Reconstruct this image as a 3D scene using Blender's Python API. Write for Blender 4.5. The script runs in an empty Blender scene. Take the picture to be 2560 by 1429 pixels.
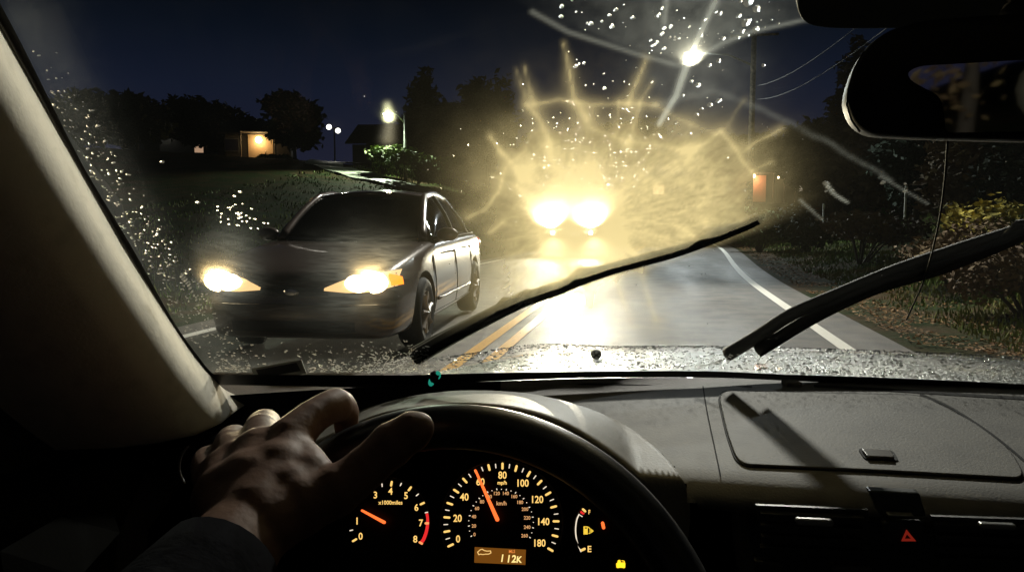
import bpy, bmesh, math, random
import numpy as np
from mathutils import Vector, Matrix
from mathutils.bvhtree import BVHTree
R = math.radians
random.seed(7); np.random.seed(7)
S = bpy.context.scene
COL = S.collection

# ------------------------------------------------------------------ camera
F = 1849.0; CX, CY = 1280.0, 714.5
YAW = math.atan(365.0/F*math.cos(math.atan(169.5/F))); PITCH = math.atan(169.5/F)
cam_d = bpy.data.cameras.new('camera'); cam = bpy.data.objects.new('camera', cam_d); COL.objects.link(cam)
cam.location = (0, 0, 1.15)
cam.rotation_euler = (R(90)-PITCH, 0, YAW)
cam_d.sensor_width = 36; cam_d.lens = F/2560*36
cam_d.clip_start = 0.02; cam_d.clip_end = 3000
S.camera = cam
CO = Vector((0, 0, 1.15))
CR = cam.rotation_euler.to_matrix(); CRT = CR.transposed()
def ray(px, py): return (CR @ Vector(((px-CX)/F, (CY-py)/F, -1.0))).normalized()
def at_y(px, py, Y): d = ray(px, py); return CO + d*(Y/d.y)
def at_z(px, py, Z): d = ray(px, py); return CO + d*((Z-CO.z)/d.z)
def at_plane(px, py, p0, n): d = ray(px, py); return CO + d*((p0-CO).dot(n)/d.dot(n))
def at_dist(px, py, D): return CO + ray(px, py)*D
def pix(p): c = CRT @ (Vector(p)-CO); return (CX+F*c.x/-c.z, CY-F*c.y/-c.z)

# ------------------------------------------------------------------ world and view
w = bpy.data.worlds.new('World'); S.world = w; w.use_nodes = True
nt = w.node_tree; nt.nodes.clear()
out = nt.nodes.new('ShaderNodeOutputWorld'); bg = nt.nodes.new('ShaderNodeBackground')
tc = nt.nodes.new('ShaderNodeTexCoord'); sep = nt.nodes.new('ShaderNodeSeparateXYZ'); rp = nt.nodes.new('ShaderNodeValToRGB')
nt.links.new(tc.outputs['Generated'], sep.inputs[0]); nt.links.new(sep.outputs['Z'], rp.inputs[0])
e = rp.color_ramp.elements
e[0].position = 0.0; e[0].color = (0.0105, 0.0115, 0.026, 1)
e[1].position = 0.30; e[1].color = (0.0003, 0.0008, 0.0018, 1)
for p_, c_ in ((0.08, (0.0098, 0.0112, 0.026)), (0.16, (0.0052, 0.0082, 0.021)), (0.23, (0.0016, 0.0038, 0.0098))):
    k = e.new(p_); k.color = c_+(1,)
nt.links.new(rp.outputs[0], bg.inputs['Color']); bg.inputs['Strength'].default_value = 1.0
nt.links.new(bg.outputs[0], out.inputs['Surface'])
S.view_settings.view_transform = 'Standard'; S.view_settings.look = 'None'
S.view_settings.exposure = 0.0; S.view_settings.gamma = 1.0
S.cycles.max_bounces = 8; S.cycles.transparent_max_bounces = 24
S.cycles.transmission_bounces = 6; S.cycles.glossy_bounces = 4; S.cycles.diffuse_bounces = 2
S.cycles.use_denoising = True; S.cycles.sample_clamp_indirect = 4.0
S.cycles.caustics_reflective = False; S.cycles.caustics_refractive = False

# ------------------------------------------------------------------ tags and objects
def tag(o, label=None, cat=None, group=None, kind=None):
    if label: o['label'] = label
    if cat: o['category'] = cat
    if group: o['group'] = group
    if kind: o['kind'] = kind
    return o
def empty(name, loc=(0, 0, 0), rz=0.0):
    o = bpy.data.objects.new(name, None); COL.objects.link(o); o.empty_display_size = 0.2
    o.location = loc; o.rotation_euler = (0, 0, rz); return o
def flush(o, parent):
    if parent is not None:
        o.parent = parent
    return o
class MB:
    def __init__(s): s.v = []; s.f = []; s.m = []; s.cur = 0
    def add(s, vs, fs):
        b = len(s.v); s.v += [tuple(p) for p in vs]
        for f in fs: s.f.append(tuple(b+i for i in f)); s.m.append(s.cur)
        return s
    def box(s, c, d, rz=0.0, mat=None):
        M = mat or Matrix.Rotation(rz, 3, 'Z'); c = Vector(c); vs = []
        for z in (-1, 1):
            for x, y in ((-1, -1), (1, -1), (1, 1), (-1, 1)):
                vs.append(c + M @ Vector((x*d[0]/2, y*d[1]/2, z*d[2]/2)))
        return s.add(vs, [(3, 2, 1, 0), (4, 5, 6, 7), (0, 1, 5, 4), (1, 2, 6, 5), (2, 3, 7, 6), (3, 0, 4, 7)])
    def rings(s, rings, closed=True, cap=True):
        n = len(rings[0]); vs = [p for r in rings for p in r]; fs = []
        for i in range(len(rings)-1):
            for j in range(n if closed else n-1):
                a = i*n+j; b = i*n+(j+1) % n
                fs.append((a, b, b+n, a+n))
        if cap and closed:
            fs.append(tuple(range(n-1, -1, -1))); k = (len(rings)-1)*n; fs.append(tuple(k+i for i in range(n)))
        return s.add(vs, fs)
    def tube(s, pts, r, n=8, cap=True, flat=1.0):
        pts = [Vector(p) for p in pts]; rs = r if isinstance(r, (list, tuple)) else [r]*len(pts)
        rings = []; up = None
        for i, p in enumerate(pts):
            d = (pts[min(i+1, len(pts)-1)]-pts[max(i-1, 0)]).normalized()
            if up is None:
                a = Vector((0, 0, 1)) if abs(d.z) < .9 else Vector((1, 0, 0))
                up = (a-d*a.dot(d)).normalized()
            else: up = (up-d*up.dot(d)).normalized()
            sd = d.cross(up)
            rings.append([p+(sd*math.cos(2*math.pi*k/n)+up*math.sin(2*math.pi*k/n)*flat)*rs[i] for k in range(n)])
        return s.rings(rings, True, cap)
    def grid(s, fn, nu, nv, flip=False):
        vs = [fn(i/nu, j/nv) for j in range(nv+1) for i in range(nu+1)]; fs = []
        for j in range(nv):
            for i in range(nu):
                a = j*(nu+1)+i; q = (a, a+1, a+nu+2, a+nu+1)
                fs.append(q[::-1] if flip else q)
        return s.add(vs, fs)
    def slab(s, fn, nu, nv, off):      # closed sheet: fn gives the face, off the thickness vector
        off = Vector(off); b = len(s.v); n = (nu+1)*(nv+1)
        top = [Vector(fn(i/nu, j/nv)) for j in range(nv+1) for i in range(nu+1)]
        vs = top+[p-off for p in top]; fs = []
        I = lambda i, j: j*(nu+1)+i
        for j in range(nv):
            for i in range(nu):
                a, b_, c, d = I(i, j), I(i+1, j), I(i+1, j+1), I(i, j+1)
                fs += [(a, b_, c, d), (d+n, c+n, b_+n, a+n)]
        for i in range(nu):
            fs += [(I(i, 0)+n, I(i+1, 0)+n, I(i+1, 0), I(i, 0)), (I(i, nv), I(i+1, nv), I(i+1, nv)+n, I(i, nv)+n)]
        for j in range(nv):
            fs += [(I(0, j), I(0, j+1), I(0, j+1)+n, I(0, j)+n), (I(nu, j)+n, I(nu, j+1)+n, I(nu, j+1), I(nu, j))]
        return s.add(vs, fs)
    def prism(s, outline, off):        # planar polygon extruded by vector off
        n = len(outline); off = Vector(off); a = [Vector(p) for p in outline]
        vs = a+[p+off for p in a]
        fs = [tuple(range(n-1, -1, -1)), tuple(range(n, 2*n))]+[(i, (i+1) % n, (i+1) % n+n, i+n) for i in range(n)]
        return s.add(vs, fs)
    def ball(s, c, r, nu=12, nv=8, M=None):
        c = Vector(c); r = Vector(r if hasattr(r, '__len__') else (r, r, r)); vs = []; fs = []
        for j in range(1, nv):
            t = math.pi*j/nv
            for i in range(nu):
                a = 2*math.pi*i/nu; p = Vector((r.x*math.sin(t)*math.cos(a), r.y*math.sin(t)*math.sin(a), r.z*math.cos(t)))
                vs.append(c+(M @ p if M else p))
        t = Vector((0, 0, r.z)); vs += [c+(M @ t if M else t), c-(M @ t if M else t)]
        T, B = len(vs)-2, len(vs)-1
        for j in range(nv-2):
            for i in range(nu):
                a = j*nu+i; b = j*nu+(i+1) % nu; fs.append((a, a+nu, b+nu, b))
        for i in range(nu):
            fs.append((T, i, (i+1) % nu)); k = (nv-2)*nu; fs.append((B, k+(i+1) % nu, k+i))
        return s.add(vs, fs)
    def build(s, name, mat, parent=None, smooth=False, bevel=0, sub=0, auto=None):
        me = bpy.data.meshes.new(name); me.from_pydata(s.v, [], s.f)
        mats = mat if isinstance(mat, (list, tuple)) else [mat]
        for m in mats: me.materials.append(m)
        if len(mats) > 1: me.polygons.foreach_set('material_index', s.m)
        if smooth: me.polygons.foreach_set('use_smooth', [True]*len(me.polygons))
        me.update()
        bm = bmesh.new(); bm.from_mesh(me); bmesh.ops.recalc_face_normals(bm, faces=bm.faces[:])
        if auto is not None:
            for ed in bm.edges:
                if len(ed.link_faces) == 2 and ed.calc_face_angle(0) > R(auto): ed.smooth = False
        bm.to_mesh(me); bm.free()
        o = bpy.data.objects.new(name, me); COL.objects.link(o)
        if bevel:
            b = o.modifiers.new('bevel', 'BEVEL'); b.width = bevel; b.segments = 2; b.limit_method = 'ANGLE'
        if sub:
            b = o.modifiers.new('sub', 'SUBSURF'); b.levels = sub; b.render_levels = sub
        if parent is not None:
            o.parent = parent
            p = parent; M = Matrix.Identity(4)
            # parts are written in the thing's own coordinates; sub-part parents sit at identity
        return o

# ------------------------------------------------------------------ materials
def mat(name, col, rough=.6, metal=0.0, coat=0.0, spec=.5, noise=None, bump=None, emit=None, estr=0.0, sheen=0.0):
    m = bpy.data.materials.new(name); m.use_nodes = True; t = m.node_tree; b = t.nodes['Principled BSDF']
    b.inputs['Base Color'].default_value = tuple(col)+(1,); b.inputs['Roughness'].default_value = rough
    b.inputs['Metallic'].default_value = metal; b.inputs['Coat Weight'].default_value = coat
    b.inputs['Specular IOR Level'].default_value = spec
    if emit: b.inputs['Emission Color'].default_value = tuple(emit)+(1,); b.inputs['Emission Strength'].default_value = estr
    tcn = t.nodes.new('ShaderNodeTexCoord')
    if noise:   # (scale, other colour, contrast lo, hi)
        n = t.nodes.new('ShaderNodeTexNoise'); n.inputs['Scale'].default_value = noise[0]; n.inputs['Detail'].default_value = 6
        r = t.nodes.new('ShaderNodeValToRGB'); r.color_ramp.elements[0].position = noise[2]; r.color_ramp.elements[1].position = noise[3]
        r.color_ramp.elements[0].color = tuple(col)+(1,); r.color_ramp.elements[1].color = tuple(noise[1])+(1,)
        t.links.new(tcn.outputs['Object'], n.inputs['Vector']); t.links.new(n.outputs['Fac'], r.inputs[0]); t.links.new(r.outputs[0], b.inputs['Base Color'])
    if bump:    # (scale, strength, distance, kind)
        if len(bump) > 3 and bump[3] == 'voronoi':
            n2 = t.nodes.new('ShaderNodeTexVoronoi'); o2 = n2.outputs['Distance']
        else:
            n2 = t.nodes.new('ShaderNodeTexNoise'); n2.inputs['Detail'].default_value = 5; o2 = n2.outputs['Fac']
        n2.inputs['Scale'].default_value = bump[0]
        bp = t.nodes.new('ShaderNodeBump'); bp.inputs['Strength'].default_value = bump[1]; bp.inputs['Distance'].default_value = bump[2]
        t.links.new(tcn.outputs['Object'], n2.inputs['Vector']); t.links.new(o2, bp.inputs['Height']); t.links.new(bp.outputs[0], b.inputs['Normal'])
    return m
def emis(name, col, s):
    m = bpy.data.materials.new(name); m.use_nodes = True; t = m.node_tree; t.nodes.clear()
    o = t.nodes.new('ShaderNodeOutputMaterial'); e_ = t.nodes.new('ShaderNodeEmission')
    e_.inputs[0].default_value = tuple(col)+(1,); e_.inputs[1].default_value = s; t.links.new(e_.outputs[0], o.inputs[0]); return m
def lamp(kind, loc, power, col, parent=None, aim=None, size=.05, cone=60, blend=.6, name='lamp'):
    d = bpy.data.lights.new(name, kind); d.energy = power; d.color = col; d.shadow_soft_size = size
    if kind == 'SPOT': d.spot_size = R(cone); d.spot_blend = blend
    o = bpy.data.objects.new(name, d); COL.objects.link(o); o.location = loc
    if aim is not None: o.rotation_euler = (Vector(aim)-Vector(loc)).to_track_quat('-Z', 'Y').to_euler()
    if parent is not None: o.parent = parent
    return o
def smoothstep(a, b, x):
    t = np.clip((x-a)/(b-a), 0, 1); return t*t*(3-2*t)
def catmull(pts, n):
    P = [Vector(p) for p in pts]; P = [P[0]*2-P[1]]+P+[P[-1]*2-P[-2]]; outp = []
    for i in range(1, len(P)-2):
        for k in range(n):
            t = k/n; a, b, c, d = P[i-1], P[i], P[i+1], P[i+2]
            outp.append(.5*((2*b)+(c-a)*t+(2*a-5*b+4*c-d)*t*t+(3*b-a-3*c+d)*t**3))
    outp.append(P[-2].copy()); return outp

black_plastic = mat('black_plastic', (.004, .004, .0045), .7, spec=.2, bump=(900, .15, .0004))
rubber = mat('rubber', (.004, .004, .004), .75, spec=.2)
chrome = mat('chrome', (.6, .6, .6), .18, metal=1)
OWN_W = 48; ST_W = 4000; S3_W = 6800; SED_W = 420; TRK_W = 7000
# =================================================================== OUR OWN CAR (seen from the driver's seat)
CX0 = 0.37      # middle of the car; the camera sits at the wheel
car = tag(empty('car', (CX0, 0, 0)), 'car whose dashboard, steering wheel and wet windscreen surround the viewer', 'car')
def own(mb, name, m, parent=None, **k):      # parts are modelled in world coordinates, then set under the car
    o = mb.build(name, m, None, **k)
    if parent is None: o.parent = car; o.matrix_parent_inverse = Matrix.Translation((-CX0, 0, 0))
    else: o.parent = parent; 
    return o

# ---- windscreen surface
ANCH_L = (Vector((-.48, .75, .975)), Vector((-.425, .41, 1.27)))
def base_pt(u): return Vector((CX0+.85*u, .985-.235*u*u, .944+.031*u*u))
def top_pt(u):
    B = base_pt(-1); d = (ANCH_L[1]-ANCH_L[0])
    tl = ANCH_L[0]+d*1.75
    h = abs(tl.x-CX0)
    return Vector((CX0+h*u, .335-.18*u*u*.9, tl.z))
def WS(u, v, off=0.0):
    b, t = base_pt(u), top_pt(u)
    p = b.lerp(t, v); p.y += .035*4*v*(1-v)*.5; p.z += .03*4*v*(1-v)*.5
    return p
ws = MB().grid(lambda a, b: WS(a*2.14-1.14, b), 90, 50)
ws_bvh = BVHTree.FromPolygons([Vector(p) for p in ws.v], ws.f)
def on_glass(px, py, off=0.0):
    d = ray(px, py); h = ws_bvh.ray_cast(CO, d)
    if h[0] is None: return None, None
    n = h[1];  n = n if n.dot(d) > 0 else -n       # outward
    return h[0]+n*off, n

def gext(px, py, off=0.0):
    """point on the glass, or on its tangent plane where the ray passes beside it"""
    for k in range(60):
        t = k/60; ax_, ay_ = px+(1280-px)*t, py+(600-py)*t
        q, nn = on_glass(ax_, ay_, off)
        if q is not None: return (q if k == 0 else at_plane(px, py, q, nn)), nn
print('edge px', [tuple(round(c) for c in pix(WS(-1, v))) for v in (0, .2, .4, .6, .8, 1)], [tuple(round(c) for c in pix(WS(u, 0))) for u in (-.8, -.5, 0, .3)])
# film of dirt and smeared water; lamp glare is painted into its vertex density
NU, NV = 640, 380
U = np.linspace(-1.14, .55, NU+1); V = np.linspace(0, 1, NV+1)
uu, vv = np.meshgrid(U, V)
def WSa(u, v):
    bx, by, bz = CX0+.85*u, .985-.235*u*u, .944+.031*u*u
    t0 = top_pt(0); t1 = top_pt(-1)
    h = abs(t1.x-CX0); tx, ty, tz = CX0+h*u, .335-.162*u*u, t1.z+0*u
    x = bx+(tx-bx)*v; y = by+(ty-by)*v+.07*v*(1-v); z = bz+(tz-bz)*v+.06*v*(1-v)
    return x, y, z
gx, gy, gz = WSa(uu, vv)
P3 = np.stack([gx, gy, gz-1.15], -1) @ np.array(CR)      # to camera axes
PXX = CX+F*P3[..., 0]/-P3[..., 2]; PYY = CY-F*P3[..., 1]/-P3[..., 2]
PXX = np.where(P3[..., 2] < -.05, PXX, -9999)
def segdist(x, y, pts, w0, w1):
    """soft line along a polyline whose half width goes from w0 to w1"""
    best = np.zeros_like(x); n = len(pts)-1
    L = [math.dist(pts[i], pts[i+1]) for i in range(n)]; T = sum(L); acc = 0
    for i in range(n):
        ax, ay = pts[i]; bx, by = pts[i+1]; dx, dy = bx-ax, by-ay; l2 = dx*dx+dy*dy+1e-9
        t = np.clip(((x-ax)*dx+(y-ay)*dy)/l2, 0, 1)
        d = np.hypot(x-ax-t*dx, y-ay-t*dy); s_ = (acc+t*L[i])/T; wd = w0+(w1-w0)*s_
        best = np.maximum(best, np.exp(-(d/wd)**2)); acc += L[i]
    return best
def vnoise(x, y, s, seed):
    rs = np.random.RandomState(seed); g = rs.rand(64, 64)
    xs = (x/s) % 63; ys = (y/s) % 63; i = xs.astype(int); j = ys.astype(int); fx = xs-i; fy = ys-j
    fx = fx*fx*(3-2*fx); fy = fy*fy*(3-2*fy)
    return (g[j, i]*(1-fx)+g[j, i+1]*fx)*(1-fy)+(g[j+1, i]*(1-fx)+g[j+1, i+1]*fx)*fy
def fbm(x, y, s, seed): return .5*vnoise(x, y, s, seed)+.3*vnoise(x, y, s/2.1, seed+1)+.2*vnoise(x, y, s/4.3, seed+2)
X, Y = PXX, PYY
lo = 700+(X-1500)*(-.36)                                 # the wiper line: the painted headlamp haze ends here
haze_shape = np.exp(-(((X-1600)/340)**2)**1.8)*smoothstep(250, 420, Y+30*(vnoise(X, Y, 60, 5)-.5))*(1-smoothstep(-25, 30, Y-lo))
glare_core = .30*segdist(X, Y, [(1390, 470), (1388, 720)], 18, 16)+.34*segdist(X, Y, [(1478, 430), (1474, 760)], 24, 18)+sum(a_*np.exp(-((X-cx_)/r_)**2-((Y-cy_)/(r_*1.1))**2) for cx_, cy_, r_, a_ in ((1390, 560, 55, .40), (1478, 545, 75, .50), (1390, 640, 40, .30), (1472, 630, 50, .35), (1470, 590, 120, .18)))  # glare cores and streaks of the truck's headlamps, painted as denser film
TH = np.arctan2(Y-560, X-1450); RR = np.hypot(X-1450, Y-560)
radn = .6*vnoise((TH+4)*260, RR*.35, 10, 141)+.4*vnoise((TH+4)*620, RR*.6, 10, 143)
film = .66*haze_shape*(.50+.7*fbm(X, Y, 95, 3))*(.72+.45*radn)*(.9+.25*vnoise(X, Y, 6, 41))*np.exp(-(np.maximum(0, RR-300)/260)**2)+glare_core
film += .22*np.exp(-((X-1310)/130)**2-((Y-470)/120)**2)*(.5+fbm(X, Y, 50, 9))
film += .06*np.exp(-((X-1520)/330)**2-((Y-400)/210)**2)*(.5+fbm(X, Y, 50, 19))
film += .07*np.exp(-((X-1330)/170)**2-((Y-690)/110)**2)*(.4+fbm(X, Y, 50, 23))
sp = []
def fil(pts, w0, w1, a): sp.append((pts, w0, w1, a))  # curved glare filaments drawn into the film
fil([(1408, 110), (1425, 190), (1438, 250), (1468, 300)], 3, 11, .5)
fil([(1310, 165), (1322, 215), (1335, 262)], 3, 10, .35)
fil([(1288, 170), (1312, 240)], 2, 6, .2)
fil([(1618, 150), (1595, 200), (1570, 262)], 6, 8, .42)
fil([(1632, 205), (1600, 255), (1580, 330), (1568, 360)], 3, 7, .28)
fil([(1545, 250), (1540, 330)], 3, 4, .16)
fil([(1330, 262), (1400, 250), (1480, 262), (1560, 258), (1640, 262)], 9, 6, .38)
fil([(1318, 262), (1350, 300), (1368, 345), (1376, 395)], 8, 11, .45)
fil([(1226, 340), (1252, 378), (1275, 405), (1300, 435)], 4, 13, .6)
fil([(1276, 405), (1310, 380), (1330, 330)], 8, 4, .2)
fil([(1300, 435), (1350, 410), (1420, 430), (1490, 460)], 5, 5, .25)
fil([(1262, 420), (1245, 480), (1210, 525), (1170, 545)], 4, 8, .35)
fil([(1258, 555), (1225, 582)], 4, 6, .3)
fil([(1290, 460), (1330, 510), (1390, 545)], 4, 6, .28)
fil([(1640, 262), (1700, 300), (1790, 335)], 5, 3, .22)
fil([(1480, 320), (1560, 350), (1650, 365), (1720, 378)], 5, 7, .22)
fil([(1715, 380), (1760, 360), (1800, 325)], 6, 9, .45)
fil([(1800, 325), (1830, 362), (1862, 410), (1880, 430)], 9, 6, .42)
fil([(1808, 330), (1845, 270), (1862, 250)], 6, 3, .15)
fil([(1868, 372), (1900, 350), (1950, 322)], 7, 4, .35)
fil([(1880, 428), (1930, 405)], 6, 3, .22)
fil([(1490, 470), (1590, 420), (1640, 400)], 4, 3, .10)
fil([(1510, 580), (1590, 640), (1640, 800)], 6, 9, .30)
fil([(1540, 700), (1580, 810)], 5, 7, .20)
fil([(1680, 560), (1720, 580), (1752, 605)], 2, 3, .25)
for i in range(46):                                        # fine radial glare rays painted round the headlamps
    a = random.uniform(0, 2*math.pi); r0 = random.uniform(60, 160); r1 = r0+random.uniform(40, 170)
    c = (1450, 560); fil([(c[0]+r0*math.cos(a), c[1]+r0*math.sin(a)*.8), (c[0]+r1*math.cos(a+.06), c[1]+r1*math.sin(a+.06)*.9)], 2.0, 1.2, random.uniform(.03, .13))
warm = np.zeros_like(film)
XW = X+4*(fbm(X, Y, 45, 61)-.5)*2; YW = Y+4*(fbm(X, Y, 45, 71)-.5)*2
for pts, w0, w1, a in sp:
    film = film+a*(.50*segdist(XW, YW, pts, w0*.6, w1*.85)*(.45+.7*vnoise(X, Y, 16, 31))+.40*segdist(XW, YW, pts, w0*1.7+3, w1*2.4+4)*(.3+vnoise(X, Y, 40, 37)))
cool = .40*segdist(X, Y, [(1722, 150), (1690, 240), (1648, 310)], 10, 6)+.25*segdist(X, Y, [(1735, 120), (1790, 0)], 6, 9)+.18*segdist(X, Y, [(1660, 60), (1668, -20)], 5, 9)  # painted glare streaks below and above the white street lamp
cool += .10*segdist(X, Y, [(2200, 440), (2320, 510)], 3, 2)
arcs = .06*segdist(XW, YW, [(1640, 262), (1780, 225), (1900, 270), (2060, 350), (2230, 450)], 11, 5)*(.3+fbm(X, Y, 18, 15))+.14*segdist(X, Y, [(1330, 30), (1420, 80), (1590, 135), (1700, 165)], 6, 6)
arcs += .30*segdist(XW, YW, [(2066, 462), (2080, 480), (2120, 508)], 4, 2)+.16*segdist(XW, YW, [(2000, 500), (2025, 520), (2055, 548)], 3.5, 2)
arcs += .14*segdist(X, Y, [(1740, 150), (1800, 110), (1880, 80), (2010, 50), (2120, 45)], 6, 4)
topline = np.interp(X, [-500, 1280, 1400, 1600, 1740, 1880, 2120, 2600], [-300, 0, 62, 132, 158, 88, 40, 20])
unwiped = (1-smoothstep(-14, 6, Y-topline))*np.exp(-((X-1735)/240)**2)
cool += .11*unwiped*(.3+1.1*fbm(X, Y, 34, 77))+.10*np.exp(-(((X-1735)/130)**2+((Y-190)/110)**2))*(.4+fbm(X, Y, 40, 55))
glare_tint = np.clip(film/(film+cool+arcs+.004), 0, 1)  # share of painted headlamp glare, which tints the film yellow
film = film+cool+arcs
for hx, hy, rx, ry, a_ in ((568, 645, 60, 75, .14), (905, 665, 90, 75, .13), (975, 650, 45, 55, .08), (568, 705, 60, 50, .12), (860, 760, 110, 50, .04)):  # glow round the sedan's headlamps, painted into the film
    film += a_*np.exp(-((X-hx)/rx)**2-((Y-hy)/ry)**2)*(.45+.9*vnoise(X/26+3, (Y-.10*X+.0004*(X-750)**2)/2.6+60, 1, 88)*vnoise(X/60, Y/40, 1, 89)*1.6)
# the unwiped strip by the pillar and along the bottom of the glass
film += .030*np.clip(segdist(X, Y, [(60, 60), (230, 420), (420, 720), (560, 920)], 90, 70), 0, 1)*(.4+fbm(X, Y, 40, 91))
film += .05*smoothstep(880, 930, Y)*(.3+fbm(X, Y, 20, 66))
film += .0012+.0022*fbm(X, Y, 160, 12)
film += .22*segdist(X, Y, [(968, 262), (975, 300), (970, 345)], 9, 16)  # painted glow below the left street lamp
film = np.clip(film, 0, .8)
def film_mat():
    m = bpy.data.materials.new('wet_glass'); m.use_nodes = True; t = m.node_tree; t.nodes.clear(); N = t.nodes.new; L = t.links.new
    o = N('ShaderNodeOutputMaterial'); at = N('ShaderNodeAttribute'); at.attribute_name = 'film'
    tr = N('ShaderNodeBsdfTransparent'); tr.inputs[0].default_value = (.95, .97, .96, 1)
    tl = N('ShaderNodeBsdfTranslucent'); tl.inputs[0].default_value = (.80, .74, .56, 1)
    ag = N('ShaderNodeAttribute'); ag.attribute_name = 'glare_tint'; mc = N('ShaderNodeMix'); mc.data_type = 'RGBA'; mc.inputs['A'].default_value = (.72, .80, .82, 1); mc.inputs['B'].default_value = (.88, .77, .45, 1)
    L(ag.outputs['Fac'], mc.inputs['Factor']); L(mc.outputs['Result'], tl.inputs[0])
    rf = N('ShaderNodeBsdfRefraction'); rf.inputs['Roughness'].default_value = .95; rf.inputs['IOR'].default_value = FILM_IOR
    rf.inputs[0].default_value = (1, .88, .62, 1)
    mx = N('ShaderNodeMixShader'); mx.inputs[0].default_value = FILM_FWD
    L(tl.outputs[0], mx.inputs[1]); L(rf.outputs[0], mx.inputs[2])
    m2 = N('ShaderNodeMixShader'); L(at.outputs['Fac'], m2.inputs[0]); L(tr.outputs[0], m2.inputs[1]); L(mx.outputs[0], m2.inputs[2])
    gl = N('ShaderNodeBsdfGlossy'); gl.inputs['Roughness'].default_value = .02
    fr = N('ShaderNodeFresnel'); fr.inputs[0].default_value = 1.25
    m3 = N('ShaderNodeMixShader'); L(fr.outputs[0], m3.inputs[0]); L(m2.outputs[0], m3.inputs[1]); L(gl.outputs[0], m3.inputs[2])
    L(m3.outputs[0], o.inputs[0]); return m
FILM_IOR = .991; FILM_FWD = .05
wet_glass = film_mat()
me = bpy.data.meshes.new('windscreen')
vs = np.stack([gx, gy, gz], -1).reshape(-1, 3)
idx = np.arange((NU+1)*(NV+1)).reshape(NV+1, NU+1)
fs = np.stack([idx[:-1, :-1], idx[:-1, 1:], idx[1:, 1:], idx[1:, :-1]], -1).reshape(-1, 4)
me.vertices.add(len(vs)); me.vertices.foreach_set('co', vs.astype(np.float32).ravel())
me.loops.add(fs.size); me.loops.foreach_set('vertex_index', fs.astype(np.int32).ravel())
me.polygons.add(len(fs)); me.polygons.foreach_set('loop_start', np.arange(0, fs.size, 4, dtype=np.int32)); me.polygons.foreach_set('loop_total', np.full(len(fs), 4, np.int32))
me.update(); me.validate()
at = me.attributes.new('glare_tint', 'FLOAT', 'POINT'); at.data.foreach_set('value', glare_tint.astype(np.float32).ravel())
at = me.attributes.new('film', 'FLOAT', 'POINT'); at.data.foreach_set('value', film.astype(np.float32).ravel())
me.polygons.foreach_set('use_smooth', [True]*len(me.polygons)); me.materials.append(wet_glass)
windscreen = bpy.data.objects.new('windscreen', me); COL.objects.link(windscreen)
windscreen.parent = car; windscreen.matrix_parent_inverse = Matrix.Translation((-CX0, 0, 0))

# black ceramic band round the glass (inner side)
def band(pts, off=.004, m=black_plastic):   # pts: (px,py) pairs, left/right borders of the band
    pass
frit = MB()
gk = -.004
n = 60
L0 = []; L1 = []
for i in range(n+1):                      # left border, then round the corner, then the bottom
    pass
lowin = [(-20, -40), (60, 110), (205, 400), (330, 610), (430, 790), (500, 890), (535, 930), (580, 958), (650, 966), (800, 955), (1000, 935), (1100, 930), (1400, 924), (1750, 922), (1950, 930), (2200, 938), (2560, 955), (2900, 975), (3200, 990)]
lowout = [(-110, 20), (15, 130), (160, 410), (285, 630), (385, 805), (460, 915), (500, 960), (560, 1003), (650, 1012), (800, 1000), (1000, 975), (1100, 960), (1400, 945), (1750, 943), (1950, 950), (2200, 962), (2560, 982), (2900, 1003), (3200, 1020)]
ci = catmull([(x, y, 0) for x, y in lowin], 4); cj = catmull([(x, y, 0) for x, y in lowout], 4)
def glass_or_base(px, py, off):
    p, nn = on_glass(px, py, off)
    if p is None:
        # below / beside the glass: continue its plane
        q, nn = on_glass(min(max(px, 600), 2500), 900, 0); p = at_plane(px, py, q, nn)
    return p
def extend(px, py, ref):   # point on the tangent plane of the glass at ref
    q, nn = on_glass(*ref, off=-.003)
    return at_plane(px, py, q, nn) if q is not None else None
ra = []; rb = []
for a, b in zip(ci, cj):
    q, nn = on_glass(a.x, a.y, -.003)
    if q is None: continue
    ra.append(q); rb.append(at_plane(b.x, b.y, q, nn))
frit.rings([[a, b] for a, b in zip(ra, rb)], closed=False, cap=False)
own(frit, 'windscreen_border', mat('ceramic_black', (.004, .004, .004), .5))

# ---- hood with wet paint
def hood_z(x, y):
    u = (x-CX0)/.87
    return .945-.055*(y-1.0)-.085*max(0, (y-1.0))**2-.05*abs(u)**2.5-.0*u + .012*math.exp(-((abs(u)-.72)/.12)**2)-.2*max(0, y-2.0)**2*4
wet_paint = mat('wet_silver_paint', (.30, .31, .30), .32, metal=.55, coat=.8, noise=(9, (.20, .21, .20), .35, .7), bump=(210, .55, .004, 'voronoi'))
hood = MB().slab(lambda a, b: (CX0-.87+1.74*a, 1.0+1.05*b-.22*(a*2-1)**2*(1 if b > 0 else .9), hood_z(CX0-.87+1.74*a, 1.0+1.05*b)), 60, 30, (0, 0, .012))
hood = own(hood, 'hood', wet_paint, smooth=True)
for px_, py_ in ((1490, 886), (2245, 911)):
    # washer nozzle standing on the hood
    y0 = 1.28
    p = at_y(px_, py_+3, y0); z0 = hood_z(p.x, y0)
    for k in range(60):
        if p.z > hood_z(p.x, p.y): y0 += .01; p = at_y(px_, py_+3, y0)
    nz = MB().ball((p.x, p.y, p.z+.003), (.010, .016, .008), 12, 8); nz.box((p.x, p.y-.012, p.z+.004), (.008, .008, .006))
    own(nz, 'washer_nozzle', black_plastic, smooth=True)
cowl = MB().slab(lambda a, b: (CX0-.84+1.68*a, .985-.235*(2*a-1)**2+.015+.10*b, .925-.012*(1-b)+.02*b*0), 40, 6, (0, 0, .02))
own(cowl, 'cowl_panel', mat('cowl_plastic', (.015, .015, .015), .4, bump=(150, .5, .003, 'voronoi')), smooth=True)

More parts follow.
